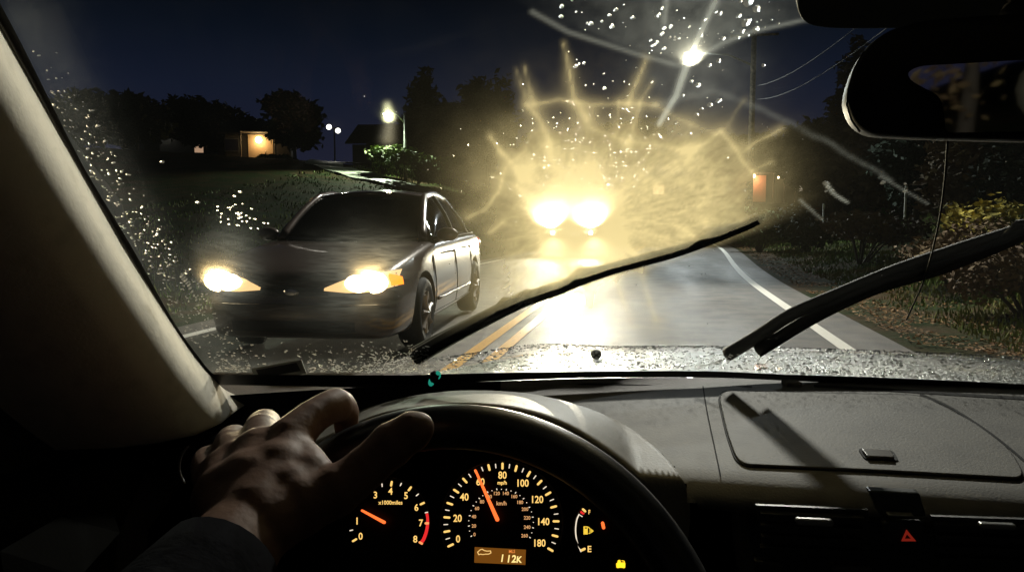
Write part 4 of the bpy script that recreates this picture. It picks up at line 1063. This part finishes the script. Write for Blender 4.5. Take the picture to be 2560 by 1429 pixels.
# =================================================================== ONCOMING VEHICLES
def interp(tab, y):
    ys = [r_[0] for r_ in tab]; return [float(np.interp(y, ys, [r_[k] for r_ in tab])) for k in range(1, len(tab[0]))]
def smooth_tab(tab, n=70):
    ys = [r_[0] for r_ in tab]; yy = np.unique(np.concatenate([np.linspace(ys[0], ys[-1], n), ys]))
    arr = np.array(tab)[:, 1:]; outp = []
    for y in yy:     # gaussian-blurred linear interpolation keeps the ends
        w_ = .05 if y < .35 else .14; acc = 0
        for d in (-1, -.5, 0, .5, 1):
            acc = acc+np.array([np.interp(min(max(y+d*w_, ys[0]), ys[-1]), ys, arr[:, k]) for k in range(arr.shape[1])])
        a0 = np.array([np.interp(y, ys, arr[:, k]) for k in range(arr.shape[1])])
        k = min(1, min(y-ys[0], ys[-1]-y)/.08); outp.append((y, a0*(1-k)+acc/5*k))
    return outp
def car_thing(name, label, cat_, loc, rz, P, paint):
    root = tag(empty(name, loc, rz), label, cat_)
    st = smooth_tab(P['tab']); rings = []
    for y, (w_, zb, zs, zc) in st:
        prof = [(0, zb), (w_*.70, zb), (w_*.93, zb+.03), (w_*.985, zb+.14), (w_, zb+(zs-zb)*.42), (w_*.992, zb+(zs-zb)*.68), (w_*.965, zs-.07), (w_*.91, zs-.005), (w_*.78, zs+(zc-zs)*.50), (w_*.5, zs+(zc-zs)*.86), (0, zc)]
        c_ = catmull([(a, 0, b) for a, b in prof], 3)
        half = [(p.x, y, p.z) for p in c_]; full = half+[(-a, b, c) for a, b, c in half[-2:0:-1]]
        rings.append(full)
    body = MB().rings(rings, True, True); o = body.build('body', paint, None, smooth=True, auto=60)
    cut = MB()
    for wy in P['axles']:
        for sx in (-1, 1):
            R_ = P['wr']+.055; cut_r = [[(sx*xx, wy+R_*math.cos(t), P['wr']+R_*math.sin(t)) for t in np.linspace(0, 2*math.pi, 33)[:-1]] for xx in (P['w']-.24, P['w']+.2)]
            cut.rings(cut_r)
    co_ = cut.build('cutter', rubber); md = o.modifiers.new('b', 'BOOLEAN'); md.operation = 'DIFFERENCE'; md.object = co_; md.solver = 'EXACT'
    bpy.context.view_layer.update()
    nm_ = bpy.data.meshes.new_from_object(o.evaluated_get(bpy.context.evaluated_depsgraph_get()))
    bpy.data.objects.remove(co_); o.modifiers.clear(); o.data = nm_; nm_.name = 'body'
    nm_.polygons.foreach_set('use_smooth', [True]*len(nm_.polygons)); nm_.set_sharp_from_angle(angle=R(40))
    o.parent = root; bod = o
    bv = BVHTree.FromPolygons([Vector(p) for p in body.v], body.f)
    def hit_front(x, z): 
        h = bv.ray_cast(Vector((x, -2, z)), Vector((0, 1, 0))); return h[0] if h[0] is not None else Vector((x, .3, z))
    def hit_side(y, z, sx=1):
        h = bv.ray_cast(Vector((sx*3, y, z)), Vector((-sx, 0, 0))); return h[0] if h[0] is not None else Vector((sx*P['w'], y, z))
    def front_patch(lo_, hi_, name, m, off=.006, parent=None, n=16, r=6, mx=1):
        xs0, xs1 = lo_[0][0], lo_[-1][0]
        def fn(a, b):
            x = xs0+(xs1-xs0)*a; zl = np.interp(x, [p[0] for p in lo_], [p[1] for p in lo_]); zh = np.interp(x, [p[0] for p in hi_], [p[1] for p in hi_])
            h = hit_front(x, zl+(zh-zl)*b); return Vector((h.x*mx, h.y-off, h.z))
        q = MB().slab(fn, n, r, (0, -.02, 0)).build(name, m, None, smooth=True, auto=40); q.parent = parent or root; return q
    pr = P
    # lamps
    lens_e = emis('headlamp_glow', P['lcol'], P['lstr']); lens_d = mat('lamp_reflector', (.75, .62, .40), .2, metal=.3, emit=(1, .62, .25), estr=P.get('dimstr', .5))
    for mx in (1, -1):
        hl = front_patch(P['hl_lo'], P['hl_hi'], 'headlamp', lens_d, .008, None, 18, 8, mx)
        for (bx_, bz_, br) in P['bulbs']:
            c_ = hit_front(bx_, bz_); q = MB().ball((c_.x*mx, c_.y-.018, c_.z), (br, .03, br*.70 if P['oval'] else br), 16, 10).build('bulb', lens_e, None, smooth=True); q.parent = hl
        if P.get('amber'):
            ax0, ax1, az0, az1 = P['amber']
            def fa(a, b):
                yy_ = ax0+(ax1-ax0)*a; z = az0+(az1-az0)*b*(1-.4*a); h = hit_side(yy_, z); return Vector(((h.x+.006)*mx, h.y, z))
            q = MB().slab(fa, 8, 5, (.02*mx, 0, 0)).build('marker_lamp', emis('amber_marker', (1, .22, .01), 2.6), None, smooth=True); q.parent = hl
        c_ = hit_front(P['bulbs'][0][0], P['bulbs'][0][1])
        lamp('SPOT', (c_.x*mx, c_.y-.10, c_.z), P['lw'], P['lcol'], parent=root, aim=(c_.x*mx+P.get('aimx', 0), -14, P.get('aimz', .1)), size=.05, cone=P.get('cone', 70), blend=.8, name='headlamp_beam')
    blk = mat('grille_black', (.008, .008, .008), .35, bump=(60, .6, .006))
    front_patch(P['gr_lo'], P['gr_hi'], 'grille', blk, .005, None, 20, 5)
    front_patch(P['in_lo'], P['in_hi'], 'air_intake', blk, .004, None, 20, 4)
    h = hit_front(0, P['emz']); em = MB().rings([[Vector((math.cos(a)*.062*k, h.y-.012-dy, P['emz']+math.sin(a)*.034*k)) for a in np.linspace(0, 6.2832, 25)[:-1]] for k, dy in ((1, 0), (1, .006), (.6, .009))])
    em.build('emblem', chrome, root, smooth=True)
    # seam lines
    def side_line(pts, sx, name='door_seam'):
        P3_ = [hit_side(y, z, sx)+Vector((sx*.001, 0, 0)) for y, z in pts]; return MB().tube(P3_, .0045, 5).build(name, gap_m, root)
    for sx in (1, -1):
        for yl in P['seams']:
            zt = interp(P['tab'], yl)[2]-.03; side_line([(yl+.02*math.sin(k), P['zsill']+(zt-P['zsill'])*k/6) for k in range(7)], sx)
        side_line([(P['seams'][0]+(P['seams'][-1]-P['seams'][0])*k/12, P['zsill']) for k in range(13)], sx)
        sk = [hit_side(P['axles'][0]+.45+(P['axles'][1]-P['axles'][0]-.9)*k/12, P['zsill']+.12, sx)+Vector((sx*.006, 0, 0)) for k in range(13)]
        MB().tube(sk, .016, 6).build('side_moulding', paint, root, smooth=True)
        for yh in P['handles']:
            zt = interp(P['tab'], yh)[2]-.13; a = hit_side(yh, zt, sx); MB().tube([a+Vector((sx*.01, 0, 0)), a+Vector((sx*.028, .06, .004)), a+Vector((sx*.01, .14, 0))], .012, 8).build('door_handle', paint, root, smooth=True)
    hz_ = P['hoodline']
    hl_ = [hit_front(x, hz_-.03*(x/.7)**2) for x in np.linspace(-.62, .62, 25)]
    MB().tube([p+Vector((0, -.001, 0)) for p in hl_], .005, 5).build('hood_seam', gap_m, root)
    bl_ = [hit_front(x, P['bumpz']) for x in np.linspace(-P['w']*.85, P['w']*.85, 25)]
    MB().tube([p+Vector((0, -.004, 0)) for p in bl_], .009, 6).build('bumper_crease', paint, root, smooth=True)
    # greenhouse
    gh = P['gh']; y0, z0, x0 = gh['wb']; y1, z1, x1 = gh['wt']; y2, z2, x2 = gh['rt']; y3, z3, x3 = gh['rb']
    cb_ = .18; dark_gl = bpy.data.materials.get('car_glass') or None
    if dark_gl is None:
        dark_gl = bpy.data.materials.new('car_glass'); dark_gl.use_nodes = True; t = dark_gl.node_tree; t.nodes.clear()
        oo_ = t.nodes.new('ShaderNodeOutputMaterial'); a = t.nodes.new('ShaderNodeBsdfTransparent'); a.inputs[0].default_value = (.50, .56, .54, 1); b = t.nodes.new('ShaderNodeBsdfGlossy'); b.inputs['Roughness'].default_value = .04
        fr = t.nodes.new('ShaderNodeFresnel'); fr.inputs[0].default_value = 1.5; mx_ = t.nodes.new('ShaderNodeMixShader')
        t.links.new(fr.outputs[0], mx_.inputs[0]); t.links.new(a.outputs[0], mx_.inputs[1]); t.links.new(b.outputs[0], mx_.inputs[2]); t.links.new(mx_.outputs[0], oo_.inputs[0])
    def wsf(a, b):
        s_ = a*2-1; ya = y0+cb_*s_*s_; yb = y1+.07*s_*s_
        return Vector((s_*(x0+(x1-x0)*b), ya+(yb-ya)*b, z0+(z1-z0)*b+.05*math.sin(math.pi*b)*.7-.02*s_*s_*b))
    MB().slab(wsf, 20, 10, (0, -.006, .004)).build('windscreen', dark_gl, root, smooth=True)
    def rgf(a, b):
        s_ = a*2-1; ya = y3-.12*s_*s_; yb = y2-.05*s_*s_
        return Vector((s_*(x3+(x2-x3)*b), ya+(yb-ya)*b, z3+(z2-z3)*b+.03*math.sin(math.pi*b)))
    MB().slab(rgf, 16, 8, (0, .006, .004)).build('rear_window', dark_gl, root, smooth=True)
    def roof(a, b):
        s_ = a*2-1; xx = x1+(x2-x1)*b; ya = y1+.07*s_*s_; yb = y2-.05*s_*s_
        return Vector((s_*xx, ya+(yb-ya)*b, z1+(z2-z1)*b+.045*math.sin(math.pi*b)+.03*(1-s_*s_)-.02*s_*s_))
    MB().slab(roof, 18, 14, (0, 0, .035)).build('roof', paint, root, smooth=True)
    for sx in (1, -1):
        def rail(t):      # roof rail above the side windows, from windscreen base to rear window base
            if t < .3: k = t/.3; p = wsf(1, k)
            elif t < .7: k = (t-.3)/.4; p = roof(1, k)
            else: k = (t-.7)/.3; p = rgf(1, 1-k)
            return Vector((p.x, p.y, p.z))
        ya, yb = gh['side']
        def sidef(a, b):
            top = rail(.02+.96*a); yy_ = ya+(yb-ya)*a; bz = interp(P['tab'], yy_)[2]+.012; bx = hit_side(yy_, bz-.05).x-.02
            bot = Vector((bx, yy_, bz)); p = bot.lerp(top, b); p.x += .03*math.sin(math.pi*b); return Vector((p.x*sx, p.y, p.z))
        MB().slab(sidef, 24, 8, (.005*sx, 0, 0)).build('side_window', dark_gl, root, smooth=True)
        rp = [rail(t/30) for t in range(31)]; MB().tube([(p.x*sx, p.y, p.z) for p in rp], [.036 if 2 < i < 28 else .045 for i in range(31)], 8).build('roof_pillar', paint, root, smooth=True)
        for a in gh['posts']:
            q = [sidef(a, k/6)+Vector((sx*.004, 0, 0)) for k in range(7)]; MB().tube(q, .022, 6).build('window_post', rubber, root, smooth=True)
        bw = [sidef(k/16, 0)+Vector((sx*.006, 0, 0)) for k in range(17)]; MB().tube(bw, .010, 6).build('window_trim', rubber, root, smooth=True)
        # mirror
        mp_ = sidef(.06, .0)+Vector((sx*.11, .02, .05))
        mm_ = MB().ball(mp_, (.11, .055, .068), 16, 10); mm_.tube([mp_-Vector((sx*.05, 0, .02)), mp_-Vector((sx*.14, -.02, .06))], [.03, .035], 8)
        mm_.build('wing_mirror', paint, root, smooth=True)
    # cabin
    seat_l = mat('pale_seat_cloth', (.24, .23, .20), .9)
    for sx in (-.36, .36):
        yy_ = y1+.75; s_ = MB().slab(lambda a, b: (sx-.23+.46*a, yy_+.18*b, z0-.1+.36*b), 6, 6, (0, .1, 0)).build('seat', seat_l, root, smooth=True)
        o2 = MB().ball((sx, yy_+.22, z0+.34), (.13, .06, .09), 12, 8).build('head_restraint', seat_l, None, smooth=True); o2.parent = s_
    MB().ball((0, (y0+y1)/2+.2, z0+.01), (.62, .25, .06), 20, 8).build('dashboard', black_plastic, root, smooth=True)
    # wheels
    alloy = mat('alloy', (.34, .30, .26), .35, metal=.2)
    for wy in P['axles']:
        for sx in (1, -1):
            xo = P['w']-.005; wr = P['wr']; tw = P['tw']
            pr_ = [(0, wr*.60), (0, wr*.68), (.012, wr*.80), (.0, wr*.92), (-.03, wr*.99), (-tw*.5, wr), (-tw+.03, wr*.99), (-tw, wr*.9), (-tw, wr*.6)]
            rg = [[(sx*(xo+dx), wy+r*math.cos(t), wr+r*math.sin(t)) for dx, r in pr_] for t in np.linspace(0, 2*math.pi, 41)]
            ty = MB().rings(rg, closed=False, cap=False).build('wheel', rubber, root, smooth=True)
            rm = MB(); rg = [[(sx*(xo+dx), wy+r*math.cos(t), wr+r*math.sin(t)) for dx, r in ((-.004, wr*.67), (.0, wr*.63), (-.03, wr*.58), (-.12, wr*.56), (-.12, 0.001))] for t in np.linspace(0, 2*math.pi, 41)]
            rm.cur = 0; rm.rings(rg, closed=False, cap=False)
            for k in range(P['spokes']):
                a = 2*math.pi*k/P['spokes']+.3; pts = [(sx*(xo-.012-.0*r), wy+r*wr*math.cos(a), wr+r*wr*math.sin(a)) for r in (.04, .3, .6)]
                rm.tube(pts, [.045, .03, .036], 8, flat=.5)
            rm.ball((sx*(xo-.008), wy, wr), (.02, .05, .05), 12, 8)
            o2 = rm.build('rim', alloy, None, smooth=True, auto=40); o2.parent = ty
    # rear lamps
    for sx in (1, -1):
        ye = P['tab'][-1][0]; zz = P['tailz']
        a = hit_side(ye-.22, zz, sx); MB().ball((a.x-sx*.02, ye-.16, zz), (.05, .13, .08), 12, 8).build('tail_lamp', mat('tail_red', (.5, .02, .02), .2), root, smooth=True)
    return root, bod
sed_paint = mat('wet_grey_paint', (.085, .064, .054), .3, metal=.25, coat=1.0, bump=(120, .12, .002, 'voronoi'))
SED = dict(w=.86, wr=.315, tw=.20, axles=(.90, 3.50), spokes=7, oval=True,
  tab=[(0, .52, .27, .55, .58), (.03, .62, .22, .63, .66), (.09, .71, .19, .685, .715), (.2, .785, .18, .735, .765), (.45, .835, .18, .80, .825), (.9, .858, .18, .87, .895), (1.25, .86, .18, .915, .93), (1.6, .86, .18, .93, .945), (2.6, .86, .18, .945, .955), (3.4, .855, .18, .955, .965), (3.75, .845, .19, .955, .985), (4.1, .82, .20, .945, .98), (4.32, .77, .23, .90, .94), (4.42, .70, .27, .82, .87), (4.47, .58, .33, .72, .76)],
  hl_lo=[(.26, .585), (.45, .570), (.62, .575), (.78, .610)], hl_hi=[(.26, .605), (.40, .665), (.58, .710), (.78, .735)], bulbs=((.63, .650, .125), (.52, .640, .10)),
  amber=(.17, .33, .615, .715), lcol=(1, .80, .46), lstr=13, lw=SED_W, dimstr=1.1, aimx=1.2, aimz=.25, cone=80,
  gr_lo=[(-.30, .545), (0, .535), (.30, .545)], gr_hi=[(-.27, .600), (0, .605), (.27, .600)], in_lo=[(-.5, .26), (0, .25), (.5, .26)], in_hi=[(-.42, .34), (0, .345), (.42, .34)],
  emz=.572, seams=(1.28, 2.30, 3.22), zsill=.27, handles=(2.08, 2.98), hoodline=.615, bumpz=.47,
  gh=dict(wb=(1.22, .945, .70), wt=(1.98, 1.385, .565), rt=(3.02, 1.37, .555), rb=(3.74, 1.00, .66), side=(1.42, 3.62), posts=(.44, .80)), tailz=.82)
sedan, sed_body = car_thing('sedan', 'dark wet sedan with two lit headlamps and an amber marker lamp, passing on the left', 'car', (-2.79, 5.30, 0.004), R(4.3), SED, sed_paint)
TRK = dict(w=.98, wr=.38, tw=.25, axles=(.95, 4.2), spokes=6, oval=False,
  tab=[(0, .82, .42, 1.02, 1.06), (.05, .90, .38, 1.10, 1.14), (.2, .95, .36, 1.14, 1.18), (.9, .98, .35, 1.18, 1.21), (1.4, .98, .35, 1.20, 1.22), (2.6, .98, .35, 1.20, 1.21), (3.6, .98, .35, 1.20, 1.21), (5.0, .98, .36, 1.20, 1.21), (5.2, .96, .40, 1.18, 1.19), (5.28, .92, .5, 1.1, 1.12)],
  hl_lo=[(.52, .84), (.88, .84)], hl_hi=[(.52, 1.02), (.88, 1.02)], bulbs=((.70, .92, .095), (.66, .64, .06)),
  lcol=(1, .90, .66), lstr=170, lw=TRK_W, dimstr=1.5, aimx=0, aimz=1.4, cone=30,
  gr_lo=[(-.5, .80), (.5, .80)], gr_hi=[(-.5, 1.03), (.5, 1.03)], in_lo=[(-.5, .45), (.5, .45)], in_hi=[(-.5, .55), (.5, .55)],
  emz=.915, seams=(1.5, 2.6, 3.5), zsill=.45, handles=(2.35, 3.3), hoodline=1.075, bumpz=.70,
  gh=dict(wb=(1.45, 1.21, .82), wt=(2.05, 1.78, .68), rt=(3.4, 1.78, .68), rb=(3.7, 1.22, .80), side=(1.6, 3.65), posts=(.5,)), tailz=1.0)
truck, _ = car_thing('pickup_truck', 'pickup truck with dazzling headlamps coming on in the opposite lane', 'truck', (-2.93, 25.6, 0.004), R(0), TRK, mat('truck_paint', (.10, .10, .11), .3, metal=.3, coat=1))
# =================================================================== THE DRIVER'S LEFT HAND
skin = mat("skin", (.19, .105, .068), .6, noise=(38, (.15, .078, .052), .4, .7), bump=(240, .35, .0009), spec=.35)
hb = MB()
def limb(pts, n=14):
    P_ = [at_y(a, b, c) for a, b, c, _ in pts]; rs = [r for *_, r in pts]
    Q = catmull([tuple(p) for p in P_], 5); T_ = len(Q)-1; rq = [float(np.interp(i/T_*(len(rs)-1), range(len(rs)), rs)) for i in range(T_+1)]
    hb.tube(Q, rq, n); hb.ball(Q[0], rq[0], n, 8); hb.ball(Q[-1], rq[-1], n, 8)
    for p, r in zip(P_[1:-1], rs[1:-1]): hb.ball(p, r*1.06, n, 8)
    return P_
fo = limb([(610, 1335, .40, .027), (470, 1530, .34, .033), (300, 1800, .26, .040)])            # wrist and forearm
limb([(610, 1335, .40, .027), (640, 1240, .435, .031), (655, 1150, .462, .024)])                # back of the hand
limb([(610, 1335, .40, .024), (580, 1250, .43, .025), (565, 1180, .455, .018)])
limb([(640, 1290, .41, .025), (700, 1190, .445, .024), (722, 1110, .468, .018)])
limb([(640, 1300, .41, .024), (720, 1240, .43, .022), (775, 1190, .445, .016), (745, 1130, .462, .013)])   # heel, web
limb([(722, 1100, .468, .0165), (778, 1045, .49, .0128), (838, 1012, .515, .0128), (862, 1030, .54, .0112), (866, 1078, .553, .0095)])   # index
limb([(655, 1125, .468, .0165), (652, 1078, .50, .0132), (662, 1062, .525, .0125), (690, 1090, .547, .0105), (700, 1130, .552, .009)])   # middle
limb([(592, 1152, .462, .0155), (575, 1112, .495, .0120), (586, 1096, .52, .0112), (614, 1122, .538, .0098), (625, 1160, .545, .0085)])  # ring
limb([(535, 1200, .448, .0140), (514, 1166, .475, .0105), (520, 1146, .498, .0100), (546, 1165, .515, .0088), (560, 1200, .52, .0078)])  # little
limb([(660, 1310, .405, .022), (745, 1262, .425, .0205), (838, 1226, .438, .0168), (915, 1168, .452, .0146), (978, 1112, .462, .0152), (1030, 1078, .468, .0135), (1046, 1070, .469, .0115)])   # thumb
hand = hb.build('person', skin)
md = hand.modifiers.new('r', 'REMESH'); md.mode = 'VOXEL'; md.voxel_size = .0022; md.use_smooth_shade = True
md = hand.modifiers.new('s', 'SMOOTH'); md.factor = .5; md.iterations = 9
bpy.context.view_layer.update()
hm = bpy.data.meshes.new_from_object(hand.evaluated_get(bpy.context.evaluated_depsgraph_get()))
hand.modifiers.clear(); hand.data = hm; hm.materials.clear(); hm.materials.append(skin)
hm.polygons.foreach_set('use_smooth', [True]*len(hm.polygons))
tag(hand, "driver's left hand in a dark sleeve gripping the steering wheel rim", 'person')
nl = []
d_ = (fo[1]-fo[0])
sl = MB().tube([fo[0]+d_*.45, fo[1], fo[2], fo[2]+(fo[2]-fo[1])*.6], [.036, .041, .048, .055], 24)
o = sl.build('sleeve', mat('dark_sleeve', (.004, .004, .005), .95, spec=.02, bump=(60, .6, .006)), None, smooth=True); o.parent = hand
# =================================================================== RAIN ON THE WINDSCREEN
def water_mat():
    m = bpy.data.materials.new('rain_water'); m.use_nodes = True; t = m.node_tree; t.nodes.clear(); N = t.nodes.new; L = t.links.new
    o = N('ShaderNodeOutputMaterial'); rf = N('ShaderNodeBsdfRefraction'); rf.inputs['IOR'].default_value = 1.25; rf.inputs['Roughness'].default_value = .42
    gl = N('ShaderNodeBsdfGlossy'); gl.inputs['Roughness'].default_value = .15; tl = N('ShaderNodeBsdfTranslucent'); tl.inputs[0].default_value = (.9, .9, .86, 1); tr = N('ShaderNodeBsdfTransparent')
    a = N('ShaderNodeMixShader'); a.inputs[0].default_value = .18; L(rf.outputs[0], a.inputs[1]); L(gl.outputs[0], a.inputs[2])
    b = N('ShaderNodeMixShader'); b.inputs[0].default_value = .14; L(a.outputs[0], b.inputs[1]); L(tl.outputs[0], b.inputs[2])
    c = N('ShaderNodeMixShader'); c.inputs[0].default_value = .55; L(b.outputs[0], c.inputs[1]); L(tr.outputs[0], c.inputs[2])
    L(c.outputs[0], o.inputs[0]); return m
water = water_mat()
rd = random.Random(42); dv = []; df = []
def drop(px, py, r, el=1.0, ang=0.0, hh=.45):
    """flattened dome of water on the outside of the glass; r in photo pixels"""
    p, nn = on_glass(px, py, .0012)
    if p is None: return
    D = (p-CO).length; R_ = r/F*D; u = nn.cross(Vector((0, 0, 1))).normalized(); v = nn.cross(u)
    a_ = u*math.cos(ang)+v*math.sin(ang); b_ = -u*math.sin(ang)+v*math.cos(ang); k = len(dv); n = 7
    jit = [rd.uniform(.8, 1.2) for _ in range(n)]
    for q, h in ((1, 0), (.72, .62)):
        for i in range(n):
            t = 2*math.pi*i/n; dv.append(p+(a_*math.cos(t)*R_*el+b_*math.sin(t)*R_)*q*jit[i]+nn*R_*hh*h)
    dv.append(p+nn*R_*hh)
    for i in range(n):
        j = (i+1) % n; df.append((k+i, k+j, k+n+j, k+n+i)); df.append((k+n+i, k+n+j, k+2*n))
def lerp_edge(y): return np.interp(y, [0, 120, 395, 655, 790, 860, 930, 1000], [-30, 45, 190, 335, 425, 470, 540, 600])
for i in range(430):                 # strip beside the pillar, thicker towards the bottom
    y = 120+820*rd.random()**.55; x = lerp_edge(y)+12+rd.random()**1.1*(70+.07*y); drop(x, y, rd.uniform(.9, 3.0), rd.uniform(1, 2.0), rd.uniform(0, 3.1))
for i in range(2000):                 # wet band along the bottom
    x = rd.uniform(540, 1070); y = 962-abs(rd.gauss(0, 34))-(20 if x > 900 else 0); 
    if y < 850 + .0*x: continue
    if 625 < x < 770 and 895 < y < 955: continue
    drop(x, y, rd.choice((.7, .9, 1.1, 1.4, 1.8, 2.4)), rd.uniform(1, 3.2), rd.uniform(-.9, 1.2), .7)
for i in range(1300):
    x = rd.uniform(1085, 2600); lo1 = np.interp(x, [1085, 1500, 1800, 2600], [930, 920, 922, 958]); drop(x, lo1-rd.random()**1.3*40, rd.uniform(.7, 2.0), rd.uniform(1, 2.6), rd.uniform(-1.1, 1.1))
for i in range(95):                 # above the wiper arcs
    x = rd.gauss(1720, 190); yl = np.interp(x, [1280, 1400, 1600, 1740, 1880, 2120], [0, 62, 132, 158, 88, 40]); y = yl-abs(rd.gauss(0, 1))*55
    if y > -20 and not x > 1975: drop(x, y, rd.choice((1.2, 1.6, 2.2, 3, 4, 6)), rd.uniform(.9, 1.25), rd.uniform(0, 3), .6)
for x, y, r in ((1402, 44, 6), (1477, 61, 7), (1530, 68, 7), (1524, 41, 5), (1582, 47, 6), (1646, 42, 8), (1656, 23, 6), (1676, 69, 6), (1655, 88, 7), (1762, 53, 6), (1801, 37, 7), (1866, 59, 11), (1892, 25, 10), (1872, 4, 14), (1889, 75, 7), (1856, 80, 6), (1440, 167, 6), (1460, 160, 4), (1511, 223, 6), (1798, 154, 6), (1774, 166, 6), (1909, 166, 5), (1745, 215, 8), (1729, 205, 5), (1797, 254, 7), (1775, 264, 7), (1741, 288, 6), (1754, 274, 4), (1630, 208, 4), (1708, 240, 4), (1690, 310, 4), (1650, 345, 5), (1670, 300, 4), (1725, 335, 5), (1736, 524, 5), (1518, 462, 7), (1790, 510, 4), (973, 482, 7), (405, 407, 5), (600, 482, 5), (586, 492, 4), (494, 507, 5), (2065, 460, 7), (2072, 470, 6), (2082, 478, 4), (2066, 480, 4), (2208, 459, 6), (2264, 462, 4), (2264, 480, 5), (1823, 475, 3), (1861, 478, 5)):
    drop(x, y, r, 1.1, rd.uniform(0, 3), .6)
for i in range(34): drop(rd.gauss(600, 38), rd.gauss(540, 15), rd.uniform(2, 4.5))
for i in range(560):                 # fine spray lit up in the glare
    x = rd.gauss(1530, 140); y = rd.gauss(440, 100); drop(x, y, rd.uniform(.9, 2.4), rd.uniform(1, 2), rd.uniform(0, 3))
for i in range(70): drop(rd.uniform(900, 2550), rd.uniform(150, 880), rd.uniform(.8, 1.8))
def rivulet(pts, w_):
    c_ = catmull([(a, b, 0) for a, b in pts], 6)
    for i, p in enumerate(c_): drop(p.x, p.y, w_*(1-.6*i/len(c_)), 2.4, math.atan2(c_[min(i+1, len(c_)-1)].y-c_[max(0, i-1)].y, c_[min(i+1, len(c_)-1)].x-c_[max(0, i-1)].x)*-1, .5)
rivulet([(455, 690), (480, 730), (512, 800)], 4.0); rivulet([(1745, 920), (1790, 908), (1830, 890)], 4)
tag(MB().add(dv, df).build('raindrops', water, None, smooth=True), kind='stuff')
# beads standing on the hood
dv2 = []; df2 = []
for i in range(2600):
    y = 1.03+.95*rd.random(); x = CX0+rd.uniform(-.84, .62); z = hood_z(x, y)+.0005; r = rd.uniform(.0008, .0026); k = len(dv2); n = 6
    for q, h in ((1, 0), (.75, .55)):
        for j in range(n): t = 2*math.pi*j/n; dv2.append((x+math.cos(t)*r*q*1.3, y+math.sin(t)*r*q, z+r*h))
    dv2.append((x, y, z+r*.9))
    for j in range(n):
        m_ = (j+1) % n; df2.append((k+j, k+m_, k+n+m_, k+n+j)); df2.append((k+n+j, k+n+m_, k+2*n))
tag(MB().add(dv2, df2).build('raindrops', mat('bead_water', (.25, .25, .24), .08, metal=.3, spec=.8, coat=1), None, smooth=True), kind='stuff')
print('WC', WC, 'n drops', len(dv)//15)
